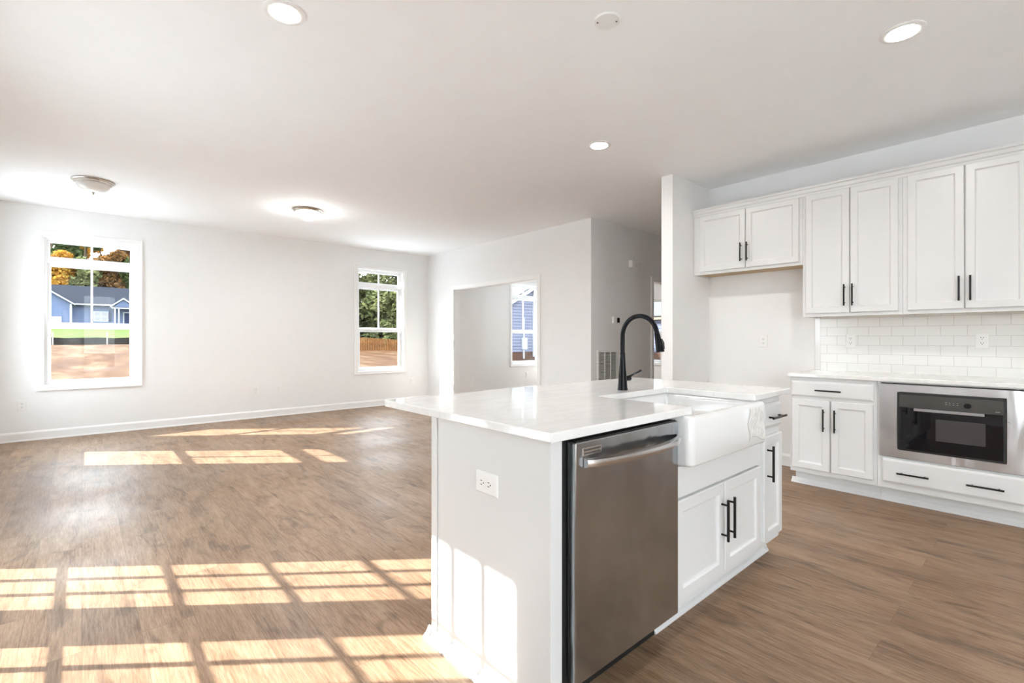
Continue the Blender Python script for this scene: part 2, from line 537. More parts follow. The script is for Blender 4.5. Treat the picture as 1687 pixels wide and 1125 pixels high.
def link(name, me, material, parent=None, loc=(0, 0, 0), bevel=0.0, label=None):
    o = bpy.data.objects.new(name, me)
    COL.objects.link(o)
    if material:
        me.materials.append(material)
    if parent:
        o.parent = parent
    else:
        o.location = loc
    if bevel:
        b = o.modifiers.new('bevel', 'BEVEL')
        b.width = bevel; b.segments = 2; b.limit_method = 'ANGLE'; b.angle_limit = R(40)
    if label:
        o['label'] = label
    return o


def base_of(parent):
    p = parent
    while p.parent:
        p = p.parent
    return p.location


def thing(name, label, cat, loc, group=None, kind=None):
    o = bpy.data.objects.new(name, None)
    o.empty_display_size = 0.1
    COL.objects.link(o)
    o.location = loc
    o['label'] = label; o['category'] = cat
    if group: o['group'] = group
    if kind: o['kind'] = kind
    return o


def part(name, mb, material, parent, bevel=0.0, smooth=0, label=None):
    return link(name, mb.mesh(name, base_of(parent), smooth), material, parent, bevel=bevel, label=label)


def solo(name, mb, material, label, cat, loc, group=None, bevel=0.0, smooth=0, kind=None):
    o = link(name, mb.mesh(name, loc, smooth), material, None, loc, bevel)
    o['label'] = label; o['category'] = cat
    if group: o['group'] = group
    if kind: o['kind'] = kind
    return o


def struct(name, mb, material, label, cat, bevel=0.0, parent=None):
    o = link(name, mb.mesh(name), material, parent, bevel=bevel)
    o['kind'] = 'structure'
    o['label'] = label; o['category'] = cat
    return o


# facing maps: u runs along the wall, v up, w out of the wall towards the viewer
def face_my(y):  return lambda u, v, w: (u, y - w, v)      # faces -Y
def face_mx(x):  return lambda u, v, w: (x - w, u, v)      # faces -X
def face_px(x):  return lambda u, v, w: (x + w, u, v)      # faces +X
def face_py(y):  return lambda u, v, w: (u, y + w, v)      # faces +Y


def wall_boxes(mb, mp, u0, u1, v0, v1, thick, holes):
    """Wall slab behind the plane w=0, with rectangular holes (a, b, c, d)."""
    us = sorted({u0, u1} | {h[0] for h in holes} | {h[1] for h in holes})
    for a, b in zip(us[:-1], us[1:]):
        cut = sorted([(h[2], h[3]) for h in holes if h[0] < b - 1e-6 and h[1] > a + 1e-6])
        z = v0
        for c, d in cut:
            if c > z + 1e-6: mb.mbox(mp, a, b, z, c, -thick, 0)
            z = d
        if z < v1 - 1e-6: mb.mbox(mp, a, b, z, v1, -thick, 0)
    return mb


# ------------------------------------------------------------------ structure: shell
OPW, OV0, OV1 = 0.44, 0.622, 2.396       # window rough opening: half width, sill, head
W_FAR = [(0.095, 'window_1'), (3.955, 'window_2'), (7.485, 'window_3')]
W_LEFT = [(7.04, 'window_4')]
DOOR_C, DOOR_H = 3.285, 2.07             # french door in the left wall

struct('floor', MB().box(XL - WT, 10.2, YB - WT, YF + WT, -0.2, 0.0), M['floor'],
       'brown oak plank floor running through the kitchen and living room', 'floor')
struct('ceiling', MB().box(XL - WT, 10.2, YB - WT, YF + WT, H, H + 0.25), M['ceil'],
       'flat pale ceiling over the kitchen and living room', 'ceiling')
struct('wall_far', wall_boxes(MB(), face_my(YF), XL - WT, 10.2, 0, H, WT, [(c - OPW, c + OPW, OV0, OV1) for c, _ in W_FAR]),
       M['wall'], 'long far wall of the living room with two tall windows', 'wall')
LEFT_HOLES = [(c - OPW, c + OPW, OV0, OV1) for c, _ in W_LEFT] + [(DOOR_C - 0.86, DOOR_C + 0.86, 0, DOOR_H)]
LEFT_HOLES += [(-2.75, -1.0, 0.12, 2.45)]  # hole for the glazing added behind the camera
struct('wall_left', wall_boxes(MB(), face_px(XL), YB - WT, YF + WT, 0, H, WT, LEFT_HOLES),
       M['wall'], 'left outside wall with the glazed double door', 'wall')
struct('wall_back', wall_boxes(MB(), face_py(YB), XL - WT, 10.2, 0, H, WT, [(0.0, 0.8, 0.15, 2.5)]),  # hole for the added back glazing
       M['wall'], 'back outside wall behind the kitchen', 'wall')
OP0, OP1, OPH = 4.939, 7.035, 2.047      # cased opening to the study
HALL0, HALL1 = 2.52, 3.97                # hall mouth
struct('wall_right', wall_boxes(MB(), face_mx(XR), YB, HALL0, 0, H, 0.115, []), M['wall'],
       'kitchen wall behind the white cabinets', 'wall')
struct('wall_opening', wall_boxes(MB(), face_mx(XR), HALL1, YF, 0, H, 0.115, [(OP0, OP1, 0, OPH)]), M['wall'],
       'right living room wall with the cased opening', 'wall')
struct('wall_partition', MB().box(4.1825, XR, 2.403, HALL0, 0, H).box(XR, 10.0, 2.403, HALL0, 0, H), M['wall'],
       'narrow wall stub standing at the end of the kitchen cabinets', 'wall')
HD0, HD1, HDH = 6.352, 7.15, 2.04        # doorway at the end of the hall
struct('wall_hall', wall_boxes(MB(), face_my(HALL1), XR + 0.115, 10.0, 0, H, 0.115, [(HD0, HD1, 0, HDH)]), M['wall'],
       'shaded hall wall carrying the thermostat and return grille', 'wall')
struct('wall_study', MB().box(5.02, 7.0, 4.70, 4.80, 0, H).box(6.9, 7.0, 4.80, 5.35, 0, H).box(6.9, 8.2, 5.35, 5.45, 0, H)
       .box(8.1, 8.2, 5.45, YF, 0, H), M['wall'], 'side walls of the study beyond the cased opening', 'wall')
struct('wall_closet', MB().box(5.02, 5.575, 7.04, 7.14, 0, H).box(5.475, 5.575, 7.14, YF, 0, H), M['wall'],
       'short closet wall jutting out inside the study', 'wall')
FW = (6.46, 'window_5')
struct('wall_foyer', wall_boxes(MB(), face_mx(10.0), HALL0, YF, 0, H, WT, [(FW[0] - OPW, FW[0] + OPW, OV0, 2.09)]), M['wall'],
       'outside wall of the bright room past the hall doorway', 'wall')


# windows -------------------------------------------------------------
def ring(mb, mp, u0, u1, v0, v1, wd, w0, w1):
    return mb.rect_rings(mp, u0, u1, v0, v1, [(0, w0), (0, w1), (wd, w1), (wd, w0)], closed=True)


def window(name, mp, c, label, transom=True):
    top = OV1 if transom else 2.09
    root = thing(name, label, 'window', mp(c, OV0, 0), kind='structure')
    casing = MB().rect_rings(mp, c - 0.497, c + 0.497, OV0 - 0.056, top + 0.058,
                             [(0, 0), (0, 0.020), (0.008, 0.023), (0.018, 0.018), (0.046, 0.014), (0.056, 0.010), (0.060, 0)], closed=True)
    part('casing', casing, M['trim'], root)
    part('jamb', ring(MB(), mp, c - OPW, c + OPW, OV0, top, 0.012, -0.135, -0.001), M['trim'], root)
    fr = ring(MB(), mp, c - OPW + 0.012, c + OPW - 0.012, OV0 + 0.012, top - 0.012, 0.026, -0.135, -0.075)
    part('frame', fr, M['vinyl'], root, bevel=0.003)
    if transom:
        part('mullion', MB().mbox(mp, c - 0.402, c + 0.402, 2.082, 2.140, -0.13, -0.066), M['vinyl'], root, bevel=0.003)
        t = part('transom', ring(MB(), mp, c - 0.402, c + 0.402, 2.140, top - 0.038, 0.024, -0.125, -0.085)
                 .mbox(mp, c - 0.011, c + 0.011, 2.16, 2.345, -0.115, -0.092), M['vinyl'], root, bevel=0.002)
        part('pane', MB().mbox(mp, c - 0.38, c + 0.38, 2.16, 2.336, -0.108, -0.104), M['pane'], t)
    us = part('upper_sash', ring(MB(), mp, c - 0.402, c + 0.402, 1.345, 2.080, 0.032, -0.128, -0.098)
              .mbox(mp, c - 0.011, c + 0.011, 1.37, 2.05, -0.120, -0.096), M['vinyl'], root, bevel=0.002)
    part('pane', MB().mbox(mp, c - 0.38, c + 0.38, 1.37, 2.055, -0.114, -0.110), M['pane'], us)
    ls = ring(MB(), mp, c - 0.402, c + 0.402, 0.652, 1.352, 0.032, -0.096, -0.062)
    ls.mbox(mp, c - 0.37, c + 0.37, 1.300, 1.322, -0.096, -0.062)
    ls.mbox(mp, c - 0.06, c + 0.06, 1.352, 1.360, -0.085, -0.058)
    lo = part('lower_sash', ls, M['vinyl'], root, bevel=0.002)
    part('pane', MB().mbox(mp, c - 0.38, c + 0.38, 0.675, 1.33, -0.081, -0.077), M['pane'], lo)
    return root


window('window_1', face_my(YF), W_FAR[0][0], 'tall white window at left of the far wall, blue house outside')
window('window_2', face_my(YF), W_FAR[1][0], 'tall white window near the corner, wooden fence outside')
window('window_3', face_my(YF), W_FAR[2][0], 'white window seen inside the study beyond the opening')
window('window_4', face_px(XL), W_LEFT[0][0], 'tall window in the left wall near the far corner')
window('window_5', face_mx(10.0), FW[0], 'sliver of window seen past the hall doorway', transom=False)


def fill_window(name, mp, u0, u1, v0, v1, nu, label):
    root = thing(name, label, 'window', mp((u0 + u1) / 2, v0, 0), kind='structure')
    fr = ring(MB(), mp, u0, u1, v0, v1, 0.05, -0.12, -0.05)
    for i in range(1, nu):
        x = u0 + (u1 - u0) * i / nu
        fr.mbox(mp, x - 0.03, x + 0.03, v0 + 0.05, v1 - 0.05, -0.11, -0.06)
    part('frame', fr, M['vinyl'], root)
    part('pane', MB().mbox(mp, u0 + 0.04, u1 - 0.04, v0 + 0.04, v1 - 0.04, -0.088, -0.084), M['pane'], root)


fill_window('fill_window_left', face_px(XL), -2.75, -1.0, 0.12, 2.45, 2, 'unseen glazing added in the left wall for fill light')  # added out of view to let more daylight into the room
fill_window('fill_window_back', face_py(YB), 0.0, 0.8, 0.15, 2.5, 1, 'narrow unseen glazing added in the back wall for fill light')  # second added opening, a small fill source from behind

# french door in the left wall ----------------------------------------
mpl = face_px(XL)
d1 = thing('door_1', 'white fifteen-lite double door in the left wall', 'door', (XL, DOOR_C, 0), kind='structure')
part('frame', MB().mbox(mpl, DOOR_C - 0.86, DOOR_C - 0.81, 0, DOOR_H, -0.16, 0.0).mbox(mpl, DOOR_C + 0.81, DOOR_C + 0.86, 0, DOOR_H, -0.16, 0.0)
     .mbox(mpl, DOOR_C - 0.81, DOOR_C + 0.81, 2.03, DOOR_H, -0.16, 0.0), M['trim'], d1)
part('casing', MB().mbox(mpl, DOOR_C - 0.93, DOOR_C - 0.85, 0, DOOR_H + 0.07, 0, 0.018).mbox(mpl, DOOR_C + 0.85, DOOR_C + 0.93, 0, DOOR_H + 0.07, 0, 0.018)
     .mbox(mpl, DOOR_C - 0.85, DOOR_C + 0.85, DOOR_H - 0.01, DOOR_H + 0.07, 0, 0.018), M['trim'], d1)
for s in (-1, 1):
    gc = DOOR_C + s * 0.428                     # glass centre of the leaf
    a, b = sorted((DOOR_C + s * 0.004, DOOR_C + s * 0.808))
    g0, g1, gz0, gz1 = gc - 0.272, gc + 0.272, 0.262, 1.945
    lf = MB()
    lf.mbox(mpl, a, g0, 0.005, 2.025, -0.075, -0.03).mbox(mpl, g1, b, 0.005, 2.025, -0.075, -0.03)
    lf.mbox(mpl, g0, g1, 0.005, gz0, -0.075, -0.03).mbox(mpl, g0, g1, gz1, 2.025, -0.075, -0.03)
    leaf = part('leaf', lf, M['trim'], d1)
    mu = MB()
    for i in (1, 2):
        u = g0 + (g1 - g0) * i / 3
        mu.mbox(mpl, u - 0.009, u + 0.009, gz0, gz1, -0.066, -0.04)
    for i in range(1, 5):
        v = gz0 + (gz1 - gz0) * i / 5
        mu.mbox(mpl, g0, g1, v - 0.009, v + 0.009, -0.065, -0.041)
    part('muntin', mu, M['trim'], leaf)
    part('pane', MB().mbox(mpl, g0, g1, gz0, gz1, -0.055, -0.051), M['pane'], leaf)

# cased openings -------------------------------------------------------
mr = face_mx(XR)
t1 = MB()
t1.mbox(mr, OP0 - 0.055, OP0 + 0.004, 0, OPH, 0, 0.018).mbox(mr, OP1 - 0.004, OP1 + 0.055, 0, OPH, 0, 0.018)
t1.mbox(mr, OP0 - 0.055, OP1 + 0.055, OPH - 0.004, OPH + 0.062, 0, 0.018)
t1.mbox(mr, OP0, OP0 + 0.012, 0, OPH, -0.115, 0).mbox(mr, OP1 - 0.012, OP1, 0, OPH, -0.115, 0)
t1.mbox(mr, OP0, OP1, OPH - 0.012, OPH, -0.115, 0)
struct('trim_1', t1, M['trim'], 'white casing around the wide opening to the study', 'trim', bevel=0.003)
mh = face_my(HALL1)
t2 = MB()
t2.mbox(mh, HD0 - 0.058, HD0 + 0.004, 0, HDH, 0, 0.018).mbox(mh, HD1 - 0.004, HD1 + 0.058, 0, HDH, 0, 0.018)
t2.mbox(mh, HD0 - 0.058, HD1 + 0.058, HDH - 0.004, HDH + 0.06, 0, 0.018)
t2.mbox(mh, HD0, HD0 + 0.012, 0, HDH, -0.115, 0).mbox(mh, HD1 - 0.012, HD1, 0, HDH, -0.115, 0)
t2.mbox(mh, HD0, HD1, HDH - 0.012, HDH, -0.115, 0)
struct('trim_2', t2, M['trim'], 'white casing of the doorway at the end of the hall', 'trim', bevel=0.003)

# baseboards -----------------------------------------------------------
BP = [(0, 0), (0.022, 0), (0.020, 0.014), (0.014, 0.018), (0.014, 0.088), (0.010, 0.098), (0.004, 0.108), (0, 0.110)]   # (w, v)


def baseboard(mb, mp, u0, u1, s=1.0):
    return mb.loft([[mp(u0, v, w) for w, v in BP], [mp(u1, v, w) for w, v in BP]])


struct('baseboard_far', baseboard(baseboard(MB(), face_my(YF), XL, XR), face_my(YF), 5.575, 8.1), M['trim'],
       'white baseboard along the far wall', 'baseboard')
struct('baseboard_opening', baseboard(baseboard(MB(), mr, HALL1, OP0 - 0.056), mr, OP1 + 0.056, YF), M['trim'],
       'white baseboard beside the cased opening', 'baseboard')
struct('baseboard_right', baseboard(MB(), mr, 1.452, 2.403), M['trim'], 'white baseboard in the empty fridge bay', 'baseboard')
struct('baseboard_partition', baseboard(baseboard(MB(), face_mx(4.1825), 2.403, HALL0), face_my(2.403), 4.1825, 4.88), M['trim'],
       'white baseboard around the wall stub', 'baseboard')
struct('baseboard_hall', baseboard(MB(), mh, XR, HD0 - 0.06), M['trim'], 'white baseboard along the hall wall', 'baseboard')
struct('baseboard_study', baseboard(MB(), face_my(7.04), 5.02, 5.575), M['trim'], 'white baseboard under the closet wall', 'baseboard')
struct('baseboard_left', baseboard(baseboard(MB(), mpl, 2.02, DOOR_C - 0.94), mpl, DOOR_C + 0.94, YF), M['trim'],
       'white baseboard along the left wall', 'baseboard')

# backsplash -----------------------------------------------------------
bs = MB()
bs.box(XR - 0.008, XR, 0.06, 1.374, 0.905, 1.376)
o = link('wall_backsplash', bs.mesh('wall_backsplash', (0, 0.0464, 0.8965)), M['tile'], None, (0, 0.0464, 0.8965))
o['kind'] = 'structure'; o['label'] = 'white subway tile backsplash above the right worktop'; o['category'] = 'backsplash'
struct('trim_3', MB().box(XR - 0.009, XR, 1.3745, 1.42, 0.905, 1.376), M['ceramic'],
       'glossy white tile strip ending the backsplash', 'trim', bevel=0.004)


# ------------------------------------------------------------------ cabinet parts
def shaker(mp, u0, u1, v0, v1, t=0.020):
    return MB().rect_rings(mp, u0, u1, v0, v1, [(0, 0), (0, t - 0.004), (0.004, t), (0.046, t), (0.050, t - 0.004), (0.053, t - 0.009), (0.060, t - 0.0105)])


def slab(mp, u0, u1, v0, v1, t=0.020):
    return MB().rect_rings(mp, u0, u1, v0, v1, [(0, 0), (0, t - 0.008), (0.004, t - 0.006), (0.012, t - 0.001), (0.016, t)])


def pull(mp, u, v, length, horizontal, w0):
    """Black bar pull on two posts."""
    mb = MB()
    h = length / 2
    q = length / 2 - 0.024
    P = (lambda s, w: mp(u + s, v, w)) if horizontal else (lambda s, w: mp(u, v + s, w))
    mb.tube([P(-h, w0 + 0.030), P(h, w0 + 0.030)], 0.006, 14)
    for s in (-q, q):
        mb.tube([P(s, w0), P(s, w0 + 0.030)], 0.0045, 10)
    return mb


def add_pull(parent, mp, u, v, horizontal, w0=0.020, length=0.172):
    return part('handle', pull(mp, u, v, length, horizontal, w0), M['black'], parent, smooth=40, label='black bar handle')


# upper cabinets ---------------------------------------------------------
UX = 4.585
mu_ = face_mx(UX)


def upper(label, y0, y1, z0, doors, dz0, dz1, hz, hy):
    c = thing('wall_cabinet', label, 'cabinet', (4.745, (y0 + y1) / 2, z0), 'white wall cabinets above the counter')
    b = MB().box(UX, XR, y0 + 0.0005, y1 - 0.0005, z0 + 0.02, 2.40)
    b.box(UX, UX + 0.02, y0 + 0.0005, y1 - 0.0005, z0, z0 + 0.02)
    b.box(UX + 0.02, XR, y0 + 0.0005, y0 + 0.018, z0, z0 + 0.02).box(UX + 0.02, XR, y1 - 0.018, y1 - 0.0005, z0, z0 + 0.02)
    part('body', b, M['cab'], c)
    part('bottom_panel', MB().box(UX + 0.021, XR - 0.001, y0 + 0.019, y1 - 0.019, z0 + 0.010, z0 + 0.019), M['wood'], c,
         label='bare plywood underside')
    for (a, d), hu in zip(doors, hy):
        dr = part('door', shaker(mu_, a, d, dz0, dz1), M['cab'], c)
        add_pull(dr, mu_, hu, hz, False)


upper('short white wall cabinet high above the empty fridge bay', 1.420, 2.401, 1.812, [(1.893, 2.332), (1.446, 1.886)], 1.838, 2.384, 1.983, (1.926, 1.868))
upper('tall white wall cabinet next to the short one', 0.750, 1.419, 1.364, [(1.083, 1.395), (0.773, 1.076)], 1.391, 2.388, 1.531, (1.112, 1.057))
upper('tall white wall cabinet cut by the right edge of the picture', 0.075, 0.749, 1.364, [(0.411, 0.719), (0.098, 0.405)], 1.391, 2.388, 1.531, (0.436, 0.378))
crown = [(UX - 0.001, 2.385), (UX - 0.008, 2.388), (UX - 0.012, 2.405), (UX - 0.022, 2.412), (UX - 0.028, 2.436), (UX - 0.040, 2.442), (UX - 0.042, 2.456), (UX - 0.001, 2.456)]
cm = MB().loft([[(x, 0.05, z) for x, z in crown], [(x, 2.4015, z) for x, z in crown]])
cm.box(UX - 0.001, UX + 0.03, 0.05, 2.4015, 2.4005, 2.456)
solo('crown_moulding', cm, M['cab'], 'white crown moulding running along the tops of the wall cabinets', 'moulding', (UX, 1.2, 2.40))

# base run on the right ---------------------------------------------------
BX = 4.295
mb_ = face_mx(BX)
SHOE = [(0, 0), (0.030, 0), (0.030, 0.006), (0.022, 0.016), (0.012, 0.022), (0.008, 0.034), (0.004, 0.040), (0, 0.042)]


def shoe(mb, mp, u0, u1):
    return mb.loft([[mp(u0, v, w) for w, v in SHOE], [mp(u1, v, w) for w, v in SHOE]])


bc = thing('base_cabinet', 'white base cabinet left of the built-in oven', 'cabinet', (4.6, 1.13, 0))
part('body', MB().box(BX, XR - 0.022, 0.8465, 1.42, 0.118, 0.876), M['cab'], bc)
part('toe_kick', shoe(MB().box(4.415, XR - 0.022, 0.8465, 1.418, 0, 0.118), face_mx(4.415), 0.8465, 1.445), M['cab'], bc)
dw = part('drawer', slab(mb_, 0.866, 1.410, 0.722, 0.848), M['cab'], bc)
add_pull(dw, mb_, 1.146, 0.780, True)
for a, b_, hu in ((1.142, 1.404, 1.177), (0.868, 1.132, 1.102)):
    d = part('door', shaker(mb_, a, b_, 0.154, 0.700), M['cab'], bc)
    add_pull(d, mb_, hu, 0.552, False)

oc = thing('oven_cabinet', 'white base cabinet holding the built-in oven, wide drawer below', 'cabinet', (4.6, 0.46, 0))
OY0, OY1 = 0.076, 0.8455
part('body', MB().box(BX, XR - 0.022, OY0, OY0 + 0.02, 0.118, 0.876).box(BX, XR - 0.022, OY1 - 0.02, OY1, 0.118, 0.876)
     .box(BX, XR - 0.022, OY0 + 0.02, OY1 - 0.02, 0.118, 0.342).box(BX, XR - 0.022, OY0 + 0.02, OY1 - 0.02, 0.868, 0.876).box(4.85, XR - 0.022, OY0 + 0.02, OY1 - 0.02, 0.342, 0.868), M['cab'], oc)
part('toe_kick', shoe(MB().box(4.415, XR - 0.022, OY0, OY1, 0, 0.118), face_mx(4.415), OY0, OY1), M['cab'], oc)
od = part('drawer', slab(mb_, 0.098, 0.815, 0.160, 0.330), M['cab'], oc)
add_pull(od, mb_, 0.643, 0.240, True)
add_pull(od, mb_, 0.286, 0.240, True)

ct = MB().box(4.260, XR - 0.0005, 0.05, 1.432, 0.877, 0.905)
solo('worktop', ct, M['quartz'], 'white quartz worktop along the right wall above the oven', 'worktop', (4.58, 0.74, 0.877), bevel=0.004)

# built-in oven -----------------------------------------------------------
ov = thing('oven', 'black glass built-in oven in a wide stainless frame', 'oven', (4.5, 0.46, 0.345))
mo = face_mx(BX)
GU0, GU1, GV0, GV1 = 0.197, 0.724, 0.408, 0.806


def rrect(u0, u1, v0, v1, r, n=5):
    pts = []
    for cu, cv, a0 in ((u1 - r, v0 + r, -90), (u1 - r, v1 - r, 0), (u0 + r, v1 - r, 90), (u0 + r, v0 + r, 180)):
        for i in range(n + 1):
            a = R(a0 + 90 * i / n)
            pts.append((cu + r * math.cos(a), cv + r * math.sin(a)))
    return pts


def rr_loft(mp, u0, u1, v0, v1, r, prof):
    return MB().loft([[mp(a, b, w) for a, b in rrect(u0 + i, u1 - i, v0 + i, v1 - i, max(r - i, 0.001))] for i, w in prof])


def prect(u0, u1, v0, v1, w):
    return [mo(u0, v0, w), mo(u1, v0, w), mo(u1, v1, w), mo(u0, v1, w)]


part('trim_frame', MB().loft([prect(0.090, 0.832, 0.347, 0.862, 0.0005), prect(0.090, 0.832, 0.347, 0.862, 0.020),
                              prect(0.192, 0.729, 0.403, 0.810, 0.020), prect(0.192, 0.729, 0.403, 0.810, 0.0005)], closed=True),
     M['steel_trim'], ov, bevel=0.002, label='wide stainless frame')
part('body', MB().box(BX + 0.005, 4.84, 0.20, 0.722, 0.40, 0.80), M['blackplastic'], ov)
part('rim', rr_loft(mo, GU0 - 0.004, GU1 + 0.004, GV0 - 0.004, GV1 + 0.003, 0.012, [(0, 0.0), (0, 0.028), (0.002, 0.031), (0.010, 0.031), (0.010, 0.030)]), M['blackplastic'], ov, smooth=40)
od_ = part('door', MB().mbox(mo, GU0 + 0.008, GU1 - 0.008, GV0 + 0.010, 0.7035, 0.0302, 0.034), M['ovenglass'], ov, bevel=0.0012, label='black glass door')
part('window', MB().mbox(mo, 0.284, 0.523, 0.497, 0.642, 0.0342, 0.0350), M['ovenwindow'], od_)
part('handle', MB().mbox(mo, 0.289, 0.635, 0.688, 0.706, 0.046, 0.056).mbox(mo, 0.289, 0.299, 0.690, 0.704, 0.034, 0.046)
     .mbox(mo, 0.625, 0.635, 0.690, 0.704, 0.034, 0.046), M['ovenbar'], od_, bevel=0.002, label='flat grey handle')
cp = part('control_panel', MB().mbox(mo, GU0 + 0.008, GU1 - 0.008, 0.706, GV1 - 0.010, 0.0302, 0.034), M['ovenpanel'], ov, bevel=0.0012)
kb = MB().loft([[mo(0.367 + 0.018 * math.cos(2 * math.pi * i / 28), 0.7465 + 0.0165 * math.sin(2 * math.pi * i / 28), w) for i in range(28)]
                for w in (0.034, 0.042)])
part('knob', kb, M['ovenglass'], cp, bevel=0.001)
for k in range(4):
    for r_ in range(2):
        u = 0.472 - k * 0.019
        part('icon', MB().mbox(mo, u - 0.004 - 0.002 * (k == 0), u + 0.004, 0.7575 - r_ * 0.0125 - 0.0008, 0.7575 - r_ * 0.0125 + 0.0008, 0.0341, 0.0344), M['mark'], cp)
part('nameplate', MB().mbox(mo, 0.219, 0.241, 0.7215, 0.7232, 0.0341, 0.0344), M['mark'], cp)

# ------------------------------------------------------------------ island
IX0, IX1, IY0, IY1 = 1.035, 2.830, 0.990, 1.630
PX1 = 1.085                                # end of the filler next to the dishwasher
DWX0, DWX1 = 1.108, 1.707
SCX0, SCX1 = 1.710, 2.535                  # sink cabinet
mi = face_my(IY0)

ip = thing('island_end_panel', 'white end panel of the island catching the window light', 'cabinet panel', (1.06, 1.30, 0))
part('panel', MB().box(IX0, PX1, IY0, IY1 - 0.019, 0, 0.8835), M['cab'], ip)
part('corner_trim', MB().box(IX0 - 0.008, IX0, IY1 - 0.034, IY1, 0.03, 0.8835), M['cab'], ip, bevel=0.003)
part('base_moulding', shoe(MB(), face_mx(IX0), IY0, IY1 + 0.026), M['cab'], ip)
ibk = thing('island_back_panel', 'white back panel of the island under the worktop overhang', 'cabinet panel', (1.93, IY1 - 0.01, 0))
part('panel', MB().box(IX0, IX1, IY1 - 0.018, IY1, 0, 0.8835), M['cab'], ibk)
part('base_moulding', shoe(MB(), face_py(IY1), IX0 - 0.026, IX1 + 0.026), M['cab'], ibk)

# countertop: U-shaped slab around the sink cut-out
CX0, CX1, CY0, CY1 = 0.988, 2.852, 0.942, 1.946
KX0, KX1, KY = 1.786, 2.388, 1.408
poly = [(CX0, CY0), (KX0, CY0)] + [(KX0, KY - 0.012), (KX0 + 0.0035, KY - 0.0035), (KX0 + 0.012, KY)] + \
       [(KX1 - 0.012, KY), (KX1 - 0.0035, KY - 0.0035), (KX1, KY - 0.012)] + [(KX1, CY0), (CX1, CY0), (CX1, CY1), (CX0, CY1)]
tp = MB().prism(poly, lambda a, b, w: (a, b, w), 0.8845, 0.914)
solo('island_worktop', tp, M['quartz'], 'white quartz island worktop with the sink cut-out', 'worktop', (1.9, 1.45, 0.8845), bevel=0.004)

# dishwasher ----------------------------------------------------------------
dv = thing('dishwasher', 'stainless steel dishwasher built into the island front', 'dishwasher', ((DWX0 + DWX1) / 2, 1.25, 0))
part('body', MB().box(PX1 + 0.002, DWX1 - 0.001, 0.995, 1.58, 0.10, 0.872).box(PX1 + 0.002, DWX1 - 0.001, 1.06, 1.10, 0.0, 0.10), M['blackplastic'], dv, label='black tub and recess')
dd = part('door', MB().box(DWX0, DWX1, 0.956, 0.990, 0.130, 0.866), M['steel'], dv, bevel=0.004)
part('control_strip', MB().box(DWX0 + 0.012, DWX1 - 0.012, 0.962, 0.99, 0.866, 0.870), M['blackplastic'], dd)
hb = MB()
loops = []
n = 22
for i in range(n + 1):
    t = i / n
    x = 1.145 + (1.700 - 1.145) * t
    y = 0.950 - 0.046 * (1 - (2 * t - 1) ** 2) ** 0.8 - 0.004
    loops.append([(x, y + 0.007, 0.786), (x, y - 0.007, 0.790), (x, y - 0.009, 0.801), (x, y - 0.007, 0.812), (x, y + 0.007, 0.816)])
hb.loft(loops)
part('handle', hb, M['steel_bar'], dd, smooth=50, label='bowed steel handle')
vb = part('badge', MB().box(1.140, 1.232, 0.9535, 0.956, 0.822, 0.846), M['steel_bar'], dd, bevel=0.002)
part('badge_slots', MB().box(1.147, 1.225, 0.9530, 0.9536, 0.8265, 0.8310).box(1.147, 1.225, 0.9530, 0.9536, 0.8365, 0.8410), M['slot'], dd)

# sink base cabinet ------------------------------------------------------------
sc_ = thing('sink_cabinet', 'white two-door base cabinet under the farmhouse sink', 'cabinet', ((SCX0 + SCX1) / 2, 1.3, 0))
part('body', MB().box(SCX0, SCX1, IY0, 1.61, 0.118, 0.680).box(SCX0, SCX1, 1.465, 1.61, 0.680, 0.8835)
     .box(2.440, SCX1, IY0, 1.465, 0.680, 0.8835), M['cab'], sc_)
part('toe_kick', shoe(MB().box(SCX0, SCX1, 1.085, 1.61, 0, 0.118), face_my(1.085), SCX0, SCX1), M['cab'], sc_)
part('false_front', MB().box(SCX0 + 0.004, 2.520, 0.968, 0.990, 0.560, 0.684), M['cab'], sc_, bevel=0.003)
for a, b_, hu in ((SCX0 + 0.008, 2.120, 2.094), (2.132, 2.520, 2.158)):
    d = part('door', shaker(mi, a, b_, 0.152, 0.548, 0.022), M['cab'], sc_)
    add_pull(d, mi, hu, 0.390, False, 0.022, 0.180)

nc = thing('narrow_cabinet', 'narrow white cabinet at the far right end of the island', 'cabinet', (2.67, 1.3, 0))
part('body', MB().box(2.536, IX1 - 0.019, IY0, 1.61, 0.118, 0.8835), M['cab'], nc)
part('toe_kick', shoe(MB().box(2.536, IX1 - 0.019, 1.085, 1.61, 0, 0.118), face_my(1.085), 2.536, IX1 + 0.028), M['cab'], nc)
part('side_panel', MB().box(IX1 - 0.018, IX1, IY0 + 0.004, 1.610, 0.118, 0.8835).box(IX1 - 0.018, IX1, 1.086, 1.610, 0, 0.118), M['cab'], nc)
part('base_moulding', shoe(MB(), face_px(IX1), 1.058, 1.610), M['cab'], nc)
d = part('drawer', slab(mi, 2.566, 2.806, 0.722, 0.848, 0.022), M['cab'], nc)
add_pull(d, mi, 2.690, 0.778, True, 0.022, 0.172)
d = part('door', shaker(mi, 2.566, 2.806, 0.152, 0.684, 0.022), M['cab'], nc)
add_pull(d, mi, 2.604, 0.548, False, 0.022, 0.180)

# farmhouse sink ------------------------------------------------------------------
sk = thing('farmhouse_sink', 'white apron-front farmhouse sink set into the island', 'sink', (2.08, 1.17, 0.69))
SX0, SX1, SY0, SY1 = 1.716, 2.434, 0.906, 1.455


def sring(ins, z, r):
    return [(a, b, z) for a, b in rrect(SX0 + ins, SX1 - ins, SY0 + ins, SY1 - ins, r, 6)]


